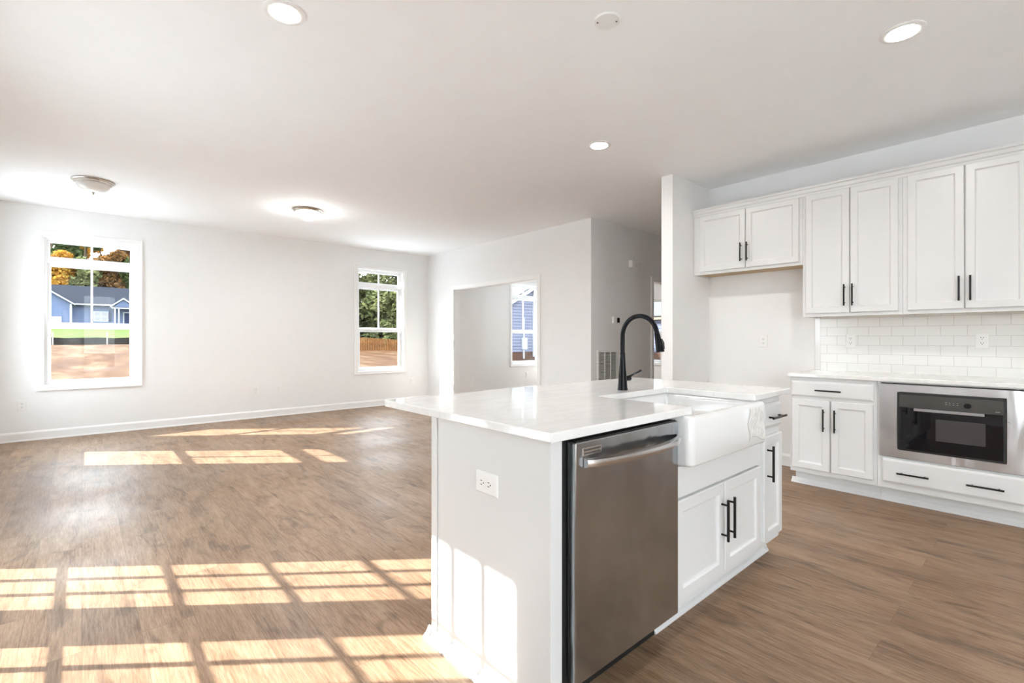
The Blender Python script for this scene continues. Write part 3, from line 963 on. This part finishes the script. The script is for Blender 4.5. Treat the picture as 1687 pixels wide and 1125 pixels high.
sk_loops = [sring(0.012, 0.690, 0.022), sring(0.004, 0.693, 0.028), sring(0.0, 0.702, 0.032), sring(0.0, 0.866, 0.032), sring(0.004, 0.877, 0.028),
            sring(0.012, 0.8835, 0.022), sring(0.030, 0.8835, 0.020), sring(0.038, 0.876, 0.020), sring(0.040, 0.860, 0.020),
            sring(0.046, 0.735, 0.030), sring(0.060, 0.722, 0.03), sring(0.20, 0.718, 0.01)]
part('basin', MB().loft(sk_loops), M['ceramic'], sk, smooth=50)
part('drain', MB().lathe(2.08, 1.20, [(0.045, 0.7185), (0.045, 0.7215), (0.030, 0.7215), (0.024, 0.7195)], 24), M['steel_bar'], sk, smooth=40)
# crinkled protective film still stuck to the right end of the apron
fm = MB()
nu, nv = 60, 40
rnd = random.Random(5)
from mathutils import noise as mnoise
grid = []
for j in range(nv + 1):
    row = []
    for i in range(nu + 1):
        u = i / nu; v = j / nv
        ang = (1 - u)
        x = 2.225 + 0.178 * u + 0.012 * math.sin(v * 9) * (1 - u)
        z = 0.722 + 0.146 * v + 0.014 * math.sin(u * 5) * (1 - v)
        k = mnoise.noise(Vector((x * 48, z * 24, 3.1)))
        k2 = mnoise.noise(Vector((x * 120, z * 60, 8.4)))
        edge = min(1, 5 * u, 5 * (1 - u) + 0.2, 5 * v, 5 * (1 - v) + 0.2)
        row.append(fm.bm.verts.new((x, SY0 - 0.0012 - edge * max(0, 0.0040 + 0.0075 * k + 0.0030 * k2), z)))
    grid.append(row)
for j in range(nv):
    for i in range(nu):
        fm.bm.faces.new((grid[j][i], grid[j][i + 1], grid[j + 1][i + 1], grid[j + 1][i]))
fo = part('protective_film', fm, M['film'], sk, smooth=180, label='crinkled film at the right end of the apron')
so = fo.modifiers.new('thick', 'SOLIDIFY'); so.thickness = 0.0006

# faucet ------------------------------------------------------------------------------
FX, FY = 2.106, 1.495
fc = thing('faucet', 'tall black gooseneck faucet standing behind the sink', 'faucet', (FX, FY, 0.914))
part('base', MB().lathe(FX, FY, [(0.0265, 0.9142), (0.0265, 0.918), (0.0250, 0.924), (0.0215, 0.975), (0.0175, 1.03), (0.0142, 1.085), (0.0132, 1.108), (0.0125, 1.110)], 32), M['faucet'], fc, smooth=40)
neck = [(FX, FY, 1.108), (FX, FY, 1.15), (FX, FY, 1.195)]
ra = 0.101
for i in range(1, 25):
    a = R(180 - 172 * i / 24)
    neck.append((FX, FY - ra - ra * math.cos(a) * 1.0, 1.195 + ra * math.sin(a)))
part('neck', MB().tube(neck, 0.0118, 18), M['faucet'], fc, smooth=40)
e0 = Vector(neck[-1]); dr = Vector((0, -0.20, -1)).normalized()
sp = part('spray_head', MB().tube([e0, e0 + dr * 0.004, e0 + dr * 0.006, e0 + dr * 0.03, e0 + dr * 0.075, e0 + dr * 0.094, e0 + dr * 0.096],
                                  [0.0126, 0.0126, 0.0138, 0.0150, 0.0190, 0.0205, 0.018], 22), M['faucet'], fc, smooth=35)
b0 = e0 + dr * 0.030 + Vector((0.006, -0.0155, 0))
part('button', MB().tube([b0, b0 + dr * 0.02 + Vector((0, -0.004, 0)), b0 + dr * 0.05 + Vector((0, -0.004, 0))], [0.004, 0.007, 0.004], 12), M['blackplastic'], sp, smooth=40)
part('valve', MB().tube([(FX + 0.012, FY, 0.972), (FX + 0.048, FY, 0.972), (FX + 0.060, FY, 0.972), (FX + 0.062, FY, 0.972)], [0.0145, 0.0145, 0.0145, 0.012], 22), M['faucet'], fc, smooth=40)
part('lever', MB().tube([(FX + 0.054, FY, 0.980), (FX + 0.090, FY - 0.006, 0.992), (FX + 0.150, FY - 0.012, 1.010)], [0.006, 0.0052, 0.0056], 12), M['faucet'], fc, smooth=40)


# ------------------------------------------------------------------ outlets and plates
def disc(mp, u, v, ru, rv, w0, w1, n=20, flat=0.0):
    pts = []
    for i in range(n):
        a = 2 * math.pi * i / n
        cu, cv = ru * math.cos(a), rv * math.sin(a)
        if flat: cv = max(-flat, min(flat, cv))
        pts.append((u + cu, v + cv))
    return [[mp(a, b, w0) for a, b in pts], [mp(a, b, w1) for a, b in pts]]


def outlet(mp, u, v, label, group='white duplex outlets', horiz=False):
    P = (lambda a, b, w: mp(u + b, v + a, w)) if horiz else (lambda a, b, w: mp(u + a, v + b, w))
    t = thing('wall_outlet', label, 'outlet', mp(u, v, 0), group)
    part('plate', MB().rect_rings(P, -0.037, 0.037, -0.059, 0.059, [(0, 0), (0, 0.003), (0.003, 0.0058), (0.006, 0.0065)]), M['plastic'], t)
    for s in (-1, 1):
        r_ = part('receptacle', MB().loft(disc(P, 0, s * 0.0195, 0.0165, 0.0165, 0.0065, 0.0085, 20, 0.0135)), M['plastic'], t)
        sl = MB()
        zz = 0.00855
        for a in (-0.0065, 0.0065):
            sl.mbox(P, a - 0.0013, a + 0.0013, s * 0.0195 - 0.001, s * 0.0195 + 0.0085, zz - 0.0015, zz + 0.0002)
        sl.loft(disc(P, 0, s * 0.0195 - 0.0075, 0.0027, 0.0027, zz - 0.0015, zz + 0.0002, 10))
        part('slots', sl, M['slot'], r_, label='dark slots')
    part('screw', MB().loft(disc(P, 0, 0, 0.003, 0.003, 0.0065, 0.0078, 10)), M['plastic'], t)
    return t


def rocker(mp, u, v, label):
    t = thing('wall_plate', label, 'wall plate', mp(u, v, 0), 'white wall plates')
    P = lambda a, b, w: mp(u + a, v + b, w)
    part('plate', MB().rect_rings(P, -0.037, 0.037, -0.059, 0.059, [(0, 0), (0, 0.003), (0.003, 0.0058), (0.006, 0.0065)]), M['plastic'], t)
    part('insert', MB().rect_rings(P, -0.0165, 0.0165, -0.033, 0.033, [(0, 0.0065), (0, 0.0075), (0.002, 0.0085)]), M['grille'], t)


mf = face_my(YF)
outlet(mf, -0.515, 0.412, 'white outlet low on the far wall below the left window')
outlet(mf, 1.936, 0.407, 'white outlet low on the far wall, left of a pair midway between windows')
rocker(mf, 2.254, 0.408, 'white wall plate low on the far wall, right of a pair midway between windows')
rocker(mf, 4.570, 0.393, 'white wall plate low on the far wall near the room corner')
outlet(face_my(7.04), 5.404, 0.401, 'white outlet on the closet wall inside the study')
rocker(mf, 7.499, 0.372, 'white wall plate below the study window')
outlet(mr, 1.858, 1.158, 'white outlet in the empty fridge bay')
outlet(face_mx(XR - 0.008), 1.150, 1.163, 'white outlet on the tile backsplash, left one')
outlet(face_mx(XR - 0.008), 0.344, 1.167, 'white outlet on the tile backsplash, right one above the oven')
outlet(face_mx(IX0), 1.287, 0.687, 'white sideways outlet on the island end panel', horiz=True)

# ------------------------------------------------------------------ hall wall fittings
t = thing('door_chime', 'white door chime box high on the hall wall', 'chime', (5.856, HALL1, 2.18))
part('cover', rr_loft(mh, 5.742, 5.975, 2.178, 2.286, 0.014, [(0, 0.0), (0, 0.045), (0.004, 0.052), (0.010, 0.055)]), M['plastic'], t, smooth=40)
t = thing('thermostat', 'white thermostat with dark display on the hall wall', 'thermostat', (5.428, HALL1, 1.385))
part('housing', rr_loft(mh, 5.356, 5.500, 1.386, 1.480, 0.008, [(0, 0.0), (0, 0.020), (0.003, 0.024)]), M['plastic'], t, smooth=40)
part('display', MB().mbox(mh, 5.432, 5.492, 1.400, 1.466, 0.0241, 0.0252), M['screen'], t, label='dark display')
t = thing('return_grille', 'white louvered return air grille low on the hall wall', 'vent', (5.246, HALL1, 0.36))
part('frame', ring(MB(), mh, 5.028, 5.466, 0.36, 1.030, 0.028, 0, 0.014), M['grille'], t, bevel=0.002)
part('backing', MB().mbox(mh, 5.056, 5.438, 0.388, 1.002, 0.0005, 0.002), M['duct'], t)
for k in range(40):
    z = 0.393 + k * 0.0154
    part('louver', MB().prism([(0.0025, z), (0.0035, z - 0.0015), (0.012, z - 0.008), (0.013, z - 0.007)], lambda a, b, w: mh(w, b, a), 5.056, 5.438), M['grille'], t)
for u in (5.183, 5.311):
    part('divider', MB().mbox(mh, u - 0.006, u + 0.006, 0.388, 1.002, 0.0022, 0.0142), M['grille'], t)


# ------------------------------------------------------------------ ceiling fixtures
def can(x, y, label):
    t = thing('recessed_light', label, 'ceiling light', (x, y, H), 'recessed kitchen lights')
    part('trim_ring', MB().lathe(x, y, [(0.095, H - 0.0002), (0.095, H - 0.004), (0.090, H - 0.007), (0.070, H - 0.008), (0.066, H - 0.006), (0.066, H - 0.0002)], 40), M['plastic'], t, smooth=40)
    part('lens', MB().lathe(x, y, [(0.0655, H - 0.0003), (0.0655, H - 0.003), (0.058, H - 0.0045), (0.02, H - 0.005)], 40), M['lens'], t, smooth=40, label='glowing lens')


can(0.725, 2.447, 'lit recessed light over the floor left of the island, at the top edge')
can(3.120, 0.511, 'lit recessed light at upper right, nearest the wall cabinets')
can(3.117, 2.438, 'lit recessed light farthest from the camera, before the wall stub')

t = thing('ceiling_plate', 'round white cover plate with two screws on the ceiling', 'cover plate', (1.922, 1.456, H))
part('cover', MB().lathe(1.922, 1.456, [(0.064, H - 0.0002), (0.064, H - 0.005), (0.060, H - 0.009), (0.02, H - 0.010)], 36), M['plastic'], t, smooth=40)
for dx, dy in ((-0.030, 0.034), (0.030, -0.034)):
    part('screw', MB().lathe(1.922 + dx, 1.456 + dy, [(0.0045, H - 0.0094), (0.0045, H - 0.0112)], 12), M['duct'], t)


def flush(x, y, lit, label):
    t = thing('flush_light', label, 'ceiling light', (x, y, H), 'domed flush ceiling lights')
    part('pan', MB().lathe(x, y, [(0.165, H - 0.0002), (0.168, H - 0.010), (0.160, H - 0.016), (0.150, H - 0.018), (0.150, H - 0.030), (0.140, H - 0.034), (0.134, H - 0.030)], 44), M['nickel'], t, smooth=35, label='brushed nickel rim')
    pr = [(0.133, H - 0.0305)]
    for i in range(1, 9):
        a = R(90 * i / 9)
        pr.append((0.133 * math.cos(a), H - 0.0305 - 0.085 * math.sin(a)))
    dm = part('dome', MB().lathe(x, y, pr, 40), M['domeon'] if lit else M['domeoff'], t, smooth=60, label='frosted glass dome')
    if lit:
        part('bulb_glow', MB().lathe(x, y, [(0.056, H - 0.1150), (0.055, H - 0.1158), (0.02, H - 0.1162)], 32), M[lit], dm, smooth=40, label='brightest centre of the dome')
    zb = H - 0.115
    part('finial', MB().lathe(x, y, [(0.012, zb), (0.013, zb - 0.006), (0.007, zb - 0.010), (0.009, zb - 0.018), (0.003, zb - 0.024)], 16), M['nickel'], t, smooth=40)


flush(0.085, 6.325, False, 'unlit domed ceiling light with nickel rim, near the left window')
flush(2.047, 6.020, 'bulb', 'glowing domed ceiling light over the living room')

flush(6.7, 6.3, 'fill_study', 'unseen domed ceiling light added to brighten the study')  # out-of-view lamp, added because the study was too dark
flush(8.3, 4.35, 'fill_past_hall', 'unseen domed ceiling light added to brighten the room past the hall')  # out-of-view lamp, added to lift the room behind the doorway

# ------------------------------------------------------------------ outdoors
def lerp_pts(p, x):
    if x <= p[0][0]: return p[0][1]
    for (a, b), (c, d) in zip(p[:-1], p[1:]):
        if x <= c: return b + (d - b) * (x - a) / (c - a)
    return p[-1][1]


def gz(x, y):
    a = lerp_pts([(12, -0.55), (40, 0.83), (80, 2.46), (140, 3.4)], y)
    b = lerp_pts([(12, -0.55), (42, 0.05), (140, 0.3)], y)
    s = min(1.0, max(0.0, (x - 7.0) / 8.0))
    return a * (1 - s) + b * s


def terrain(xs, ys, dz, thick):
    mb = MB()
    top = [[mb.bm.verts.new((x, y, gz(x, y) + dz + 0.05 * mnoise.noise(Vector((x * 0.3, y * 0.3, 0))))) for x in xs] for y in ys]
    for j in range(len(ys) - 1):
        for i in range(len(xs) - 1):
            mb.bm.faces.new((top[j][i], top[j][i + 1], top[j + 1][i + 1], top[j + 1][i]))
    return mb


xs = [-90 + 3.0 * i for i in range(80)]
ys = [-60 + 3.0 * i for i in range(72)]
g = terrain(xs, ys, 0, 0)
struct('ground', g, M['soil'], 'straw-covered orange dirt outside the windows', 'ground')
struct('reflector', MB().box(-13, XL - WT - 0.01, -10, 9.5, -0.6, -0.12).box(XL - WT - 0.01, 9, -13, YB - WT - 0.01, -0.6, -0.12).box(XL - WT - 0.01, 11, YF + WT + 0.01, 14.5, -0.8, -0.22), M['concrete'],  # unseen slab added to bounce sun and sky up to the ceilings
       'pale concrete patio added unseen to bounce light indoors', 'reflector')
ln = terrain([-18 + 1.5 * i for i in range(17)], [40.6 + 1.45 * i for i in range(26)], 0.05, 0)
solo('lawn', ln, M['lawn'], 'bright green lawn in front of the blue house', 'lawn', (0, 60, 1.7), kind='stuff')

t = thing('silt_fence', 'low black silt fence crossing the dirt in front of the lawn', 'fence', (1, 40, gz(1, 40)))
sf = MB()
px_ = [-6 + 0.75 * i for i in range(19)]
loops = []
for x in px_:
    z = gz(x, 40)
    y = 40 + 0.08 * math.sin(x * 2.1)
    loops.append([(x, y - 0.015, z - 0.1), (x, y + 0.015, z - 0.1), (x, y + 0.015, z + 0.42 + 0.03 * math.sin(x * 3)), (x, y - 0.015, z + 0.42 + 0.03 * math.sin(x * 3))])
sf.loft(loops)
part('fabric', sf, M['silt'], t)
for x in (-3.4, -1.3, 1.2, 3.4, 5.6):
    part('post', MB().box(x - 0.03, x + 0.03, 39.90, 39.95, gz(x, 40) - 0.1, gz(x, 40) + 0.75), M['post'], t)

t = thing('wooden_fence', 'orange wooden picket fence across the lot outside the corner window', 'fence', (20.7, 41.8, 0.05))
fx0, fy0, fx1, fy1 = 15.0, 46.93, 26.6, 36.55
fl = math.hypot(fx1 - fx0, fy1 - fy0)
n = int(fl / 0.16)
ux, uy = (fx1 - fx0) / fl, (fy1 - fy0) / fl
for k in range(n):
    s = k * 0.16 + 0.08
    x, y = fx0 + ux * s, fy0 + uy * s
    z = gz(x, y) - 0.03
    zt = 1.30 - 0.22 * (x - 19.43) / 2.57 + 0.03 * random.random()
    zt = max(zt, z + 0.95)
    mb = MB()
    hw = 0.055
    mb.loft([[(x - ux * hw, y - uy * hw, z), (x + ux * hw, y + uy * hw, z), (x + ux * hw - uy * 0.02, y + uy * hw + ux * 0.02, z), (x - ux * hw - uy * 0.02, y - uy * hw + ux * 0.02, z)],
             [(x - ux * hw, y - uy * hw, zt), (x + ux * hw, y + uy * hw, zt), (x + ux * hw - uy * 0.02, y + uy * hw + ux * 0.02, zt), (x - ux * hw - uy * 0.02, y - uy * hw + ux * 0.02, zt)]])
    part('picket', mb, M['cedar'], t)
for dz in (0.30, 0.85):
    part('rail', MB().tube([(fx0 - uy * 0.05, fy0 + ux * 0.05, gz(fx0, fy0) + dz), (fx1 - uy * 0.05, fy1 + ux * 0.05, gz(fx1, fy1) + dz)], 0.04, 6), M['cedar'], t)


# blue house beyond the lawn -------------------------------------------------
HB = 2.25
hs = thing('house', 'blue house with dark roof and small porch beyond the lawn', 'house', (0.5, 84, HB))
part('wall', MB().box(-9, 9.5, 80, 88, HB - 0.4, 5.45), M['siding'], hs)
gw = MB().prism([(-8.2, HB - 0.4), (-1.0, HB - 0.4), (-1.0, 5.46), (-4.6, 8.0), (-8.2, 5.46)], lambda a, b, w: (a, w, b), 78.6, 84)
part('gable_wall', gw, M['siding'], hs)
rf = MB().prism([(79.4, 5.36), (79.4, 5.52), (84.2, 8.05), (89.0, 5.52), (89.0, 5.36), (84.2, 7.9)], lambda a, b, w: (w, a, b), -9.6, 10.0)
part('roof', rf, M['roof'], hs)
for s in (-1, 1):
    a = [(-4.6, 8.25), (-4.6 + s * 4.0, 5.43), (-4.6 + s * 4.0, 5.27), (-4.6, 8.07)]
    part('gable_roof', MB().prism(a, lambda p, q, w: (p, w, q), 78.3, 84.0), M['roof'], hs)
    a = [(-4.6, 8.20), (-4.6 + s * 4.0, 5.38), (-4.6 + s * 4.0, 5.20), (-4.6, 8.0)]
    part('fascia', MB().prism(a, lambda p, q, w: (p, w, q), 78.2, 78.3), M['exwhite'], hs)
part('gutter', MB().box(-0.6, 9.8, 79.25, 79.4, 5.34, 5.50), M['exwhite'], hs)
part('corner_board', MB().box(-1.08, -0.88, 78.5, 79.9, HB, 5.4), M['exwhite'], hs)
part('garage_door', MB().box(-6.8, -1.80, 78.52, 78.6, HB - 0.2, 3.82), M['exwhite'], hs)
wf = part('window', ring(MB(), face_my(80.0), 1.10, 2.52, 3.36, 4.62, 0.09, 0, 0.06).mbox(face_my(80), 1.77, 1.85, 3.4, 4.6, 0, 0.06).mbox(face_my(80), 1.15, 2.47, 3.95, 4.02, 0, 0.05), M['exwhite'], hs)
part('pane', MB().mbox(face_my(80), 1.18, 2.44, 3.42, 4.56, 0.005, 0.02), M['housewin'], wf)
part('shutter', MB().mbox(face_my(80), 2.54, 2.84, 3.36, 4.64, 0, 0.05), M['shutter'], hs)
part('shutter', MB().mbox(face_my(80), 0.78, 1.08, 3.36, 4.64, 0, 0.05), M['shutter'], hs)
pg = MB().prism([(2.9, 5.12), (5.0, 5.12), (3.95, 6.15)], lambda a, b, w: (a, w, b), 78.4, 80)
part('porch_gable', pg, M['siding'], hs)
for s in (-1, 1):
    a = [(3.95, 6.36), (3.95 + s * 1.3, 5.28), (3.95 + s * 1.3, 5.12), (3.95, 6.16)]
    part('porch_fascia', MB().prism(a, lambda p, q, w: (p, w, q), 78.2, 80.6), M['exwhite'], hs)
part('porch_beam', MB().box(2.75, 5.15, 78.4, 78.6, 4.98, 5.18), M['exwhite'], hs)
for x in (3.12, 3.50, 4.95):
    part('porch_column', MB().box(x - 0.07, x + 0.07, 78.42, 78.56, HB, 5.0), M['exwhite'], hs)
fd = part('front_door', ring(MB(), face_my(80.0), 3.98, 5.0, HB, 4.62, 0.12, 0, 0.06), M['exwhite'], hs)
part('door_leaf', MB().mbox(face_my(80), 4.12, 4.88, HB, 4.5, 0.0, 0.03), M['shutter'], fd)


def leaf_mesh(name, blobs, n, size, seed):
    """Loose crown of small leaf cards scattered through a set of ellipsoids."""
    r_ = random.Random(seed)
    vs, fs = [], []
    for k in range(n):
        cx, cy, cz, rx, ry, rz = r_.choice(blobs)
        while True:
            a, b, c = r_.uniform(-1, 1), r_.uniform(-1, 1), r_.uniform(-1, 1)
            if a * a + b * b + c * c < 1: break
        p = Vector((cx + a * rx, cy + b * ry, cz + c * rz))
        d1 = Vector((r_.uniform(-1, 1), r_.uniform(-1, 1), r_.uniform(-0.7, 0.7))).normalized()
        d2 = d1.cross(Vector((r_.uniform(-1, 1), r_.uniform(-1, 1), r_.uniform(-1, 1)))).normalized()
        s = size * r_.uniform(0.6, 1.5)
        i = len(vs)
        vs += [p - d1 * s, p + d2 * s * 0.5, p + d1 * s, p - d2 * s * 0.5]
        fs += [(i, i + 1, i + 2, i + 3)]
    me = bpy.data.meshes.new(name)
    me.from_pydata([tuple(v) for v in vs], [], fs)
    return me


def tree(name, label, x, y, h, rad, leafmat, seed, n=2600, low=0.25, size=0.35, blobs_n=16, group=None, trunk=0.2):
    r_ = random.Random(seed)
    z0 = gz(x, y) - 0.1
    t = thing(name, label, 'tree', (x, y, z0), group)
    tk = MB()
    pts = [(x + 0.25 * math.sin(k * 1.3 + seed), y + 0.2 * math.cos(k + seed), z0 + h * k / 7) for k in range(8)]
    tk.tube(pts, [trunk * (1 - 0.11 * k) for k in range(8)], 8)
    for k in range(9):
        f = r_.uniform(max(low, 0.2), 0.95)
        a = r_.uniform(0, 6.28)
        l = rad * r_.uniform(0.5, 0.95)
        p0 = Vector((x, y, z0 + h * f))
        p1 = p0 + Vector((math.cos(a) * l, math.sin(a) * l, l * 0.35))
        tk.tube([p0, (p0 + p1) / 2 + Vector((0, 0, 0.15)), p1], [trunk * 0.3, trunk * 0.2, trunk * 0.06], 5)
    part('trunk', tk, M['bark'], t, smooth=60)
    blobs = []
    for k in range(blobs_n):
        f = r_.uniform(low, 1.0)
        a = r_.uniform(0, 6.28)
        q = rad * (1.05 - 0.55 * f) * r_.uniform(0.2, 0.9)
        s = rad * r_.uniform(0.28, 0.5)
        blobs.append((math.cos(a) * q, math.sin(a) * q, h * f, s, s, s * 0.8))
    me = leaf_mesh('foliage', blobs, n, size, seed)
    link('foliage', me, leafmat, t)


for i, (nm, lb, x, y, h, rad, lm, n_, low) in enumerate([
    ('pine_tree', 'thin pine behind the blue house at the left edge of the left window', -3.2, 98, 21, 3.4, 'leaf_pine', 1500, 0.35),
    ('autumn_tree', 'gold-leaved tree behind the ridge of the blue house, left side', -1.6, 104, 18, 4.0, 'leaf_gold', 2200, 0.12),
    ('pine_tree', 'pine with two dark trunks showing left of the window bar', 0.6, 96, 23, 3.0, 'leaf_pine', 1100, 0.5),
    ('autumn_tree', 'orange tree behind the middle of the blue roof', 2.2, 108, 17, 3.8, 'leaf_gold', 2000, 0.1),
    ('autumn_tree', 'rust brown tree behind the right half of the blue roof', 4.6, 97, 21, 3.8, 'leaf_rust', 2000, 0.15),
    ('pine_tree', 'green pine behind the porch gable of the blue house', 6.6, 100, 20, 3.6, 'leaf_pine', 1500, 0.3),
]):
    tree(nm, lb, x, y, h, rad, M[lm], 11 + i, n_ * 3, low, 0.40, 22, 'trees behind the blue house', 0.26)
tree('pine_tree', 'bare-trunked pine just left of the gold tree behind the blue house', 1.4, 99, 22, 2.0, M['leaf_pine'], 31, 1500, 0.55, 0.4, 8, 'trees behind the blue house', 0.24)
for i, (x, y, h, rad, lm, lb) in enumerate([
    (-2.4, 92, 10.5, 2.6, 'leaf_gold', 'low gold tree just over the ridge at the left edge of the left window'),
    (0.4, 91, 10.0, 2.4, 'leaf_olive', 'low olive tree just over the ridge left of the window bar'),
    (3.2, 92, 11.0, 2.8, 'leaf_rust', 'low rust tree just over the ridge right of the window bar'),
    (6.0, 91, 10.5, 2.6, 'leaf_pine', 'low dark green tree just over the roof at the porch side'),
]):
    tree('understory_tree', lb, x, y, h, rad, M[lm], 131 + i, 5200, 0.15, 0.32, 24, 'low trees behind the blue house', 0.12)
for i, (x, y, h, rad, lm, n_, low, lb) in enumerate([
    (19.9, 47.3, 4.4, 2.2, 'leaf_dark', 3000, 0.0, 'dark bush right behind the wooden fence, left side'),
    (23.6, 44.6, 4.0, 2.0, 'leaf_dark', 3000, 0.0, 'dark bush right behind the wooden fence, right side'),
    (18.6, 49.5, 13.5, 3.2, 'leaf_olive', 3200, 0.05, 'olive green tree behind the wooden fence, leftmost in the corner window'),
    (22.0, 47.0, 12.5, 3.2, 'leaf_olive', 3200, 0.05, 'dense olive tree behind the middle of the wooden fence'),
    (25.2, 44.5, 12.0, 2.8, 'leaf_dark', 3000, 0.05, 'dark tree behind the right part of the wooden fence'),
    (23.4, 43.3, 5.6, 1.7, 'leaf_olive', 2200, 0.05, 'pale green bush in front of the dark tree past the fence'),
    (22.5, 56.0, 15.0, 4.2, 'leaf_dark', 3600, 0.03, 'tall dark tree at the back of the corner window view'),
    (28.5, 53.0, 15.0, 4.2, 'leaf_dark', 3600, 0.03, 'tall dark tree at the back right of the corner window view'),
]):
    tree('evergreen_tree', lb, x, y, h, rad, M[lm], 51 + i, n_ * 3, low, 0.24, 40, 'trees behind the wooden fence')
for i, (x, y, h, lb) in enumerate([(28.5, 33.5, 8.5, 'olive tree above the neighbouring roof, left in the study window'),
                                   (31.6, 33.0, 9.0, 'olive tree above the neighbouring roof, right in the study window')]):
    tree('evergreen_tree', lb, x, y, h, 3.0, M['leaf_olive'], 71 + i, 6000, 0.1, 0.22, 30, 'trees above the neighbouring house')

# neighbouring gable seen through the study window ---------------------------
nb = thing('house', 'lavender-grey sided neighbouring house seen through the study window', 'house', (22, 24, 0.0))
PK = 22.2
part('wall', MB().prism([(18.55, 0.40), (25.9, 0.40), (25.9, 3.2), (PK, 5.1), (18.55, 3.2)], lambda a, b, w: (a, w, b), 21.0, 30.0), M['siding2'], nb)
part('foundation', MB().box(18.6, 25.9, 21.03, 30.0, -0.6, 0.40), M['brick'], nb)
for s in (-1, 1):
    a = [(PK, 5.34), (PK + s * 4.0, 3.20), (PK + s * 4.0, 3.02), (PK, 5.14)]
    part('fascia', MB().prism(a, lambda p, q, w: (p, w, q), 20.72, 20.80), M['exwhite'], nb)
    a = [(PK, 5.42), (PK + s * 4.05, 3.26), (PK + s * 4.05, 3.08), (PK, 5.22)]
    part('roof', MB().prism(a, lambda p, q, w: (p, w, q), 20.8, 30.4), M['roof2'], nb)
part('downspout', MB().box(20.40, 20.52, 20.9, 21.0, 0.1, 4.2), M['exwhite'], nb)
mtb = part('meter_box', MB().box(19.50, 19.80, 20.84, 21.0, 0.55, 1.25), M['exwhite'], nb, bevel=0.01)
part('conduit', MB().box(19.60, 19.66, 20.92, 21.0, 1.25, 2.45).box(19.60, 19.66, 20.92, 21.0, 0.0, 0.55), M['exwhite'], mtb)

# neighbouring house past the hall doorway -----------------------------------
n2 = thing('house', 'low house with grey roof and brick base seen past the hall doorway', 'house', (30, 16, 0.0))
part('wall', MB().box(26.7, 33, 10.5, 20.0, 0.34, 2.5), M['siding2'], n2)
part('foundation', MB().box(26.72, 33, 10.5, 20.0, -0.7, 0.34), M['brick'], n2)
part('fascia', MB().box(26.35, 26.45, 10.2, 20.3, 2.36, 2.56), M['fascia'], n2)
part('roof', MB().prism([(26.35, 2.50), (26.35, 2.62), (29.9, 4.4), (33.4, 2.62), (33.4, 2.50)], lambda a, b, w: (a, w, b), 10.2, 20.3), M['roof2'], n2)
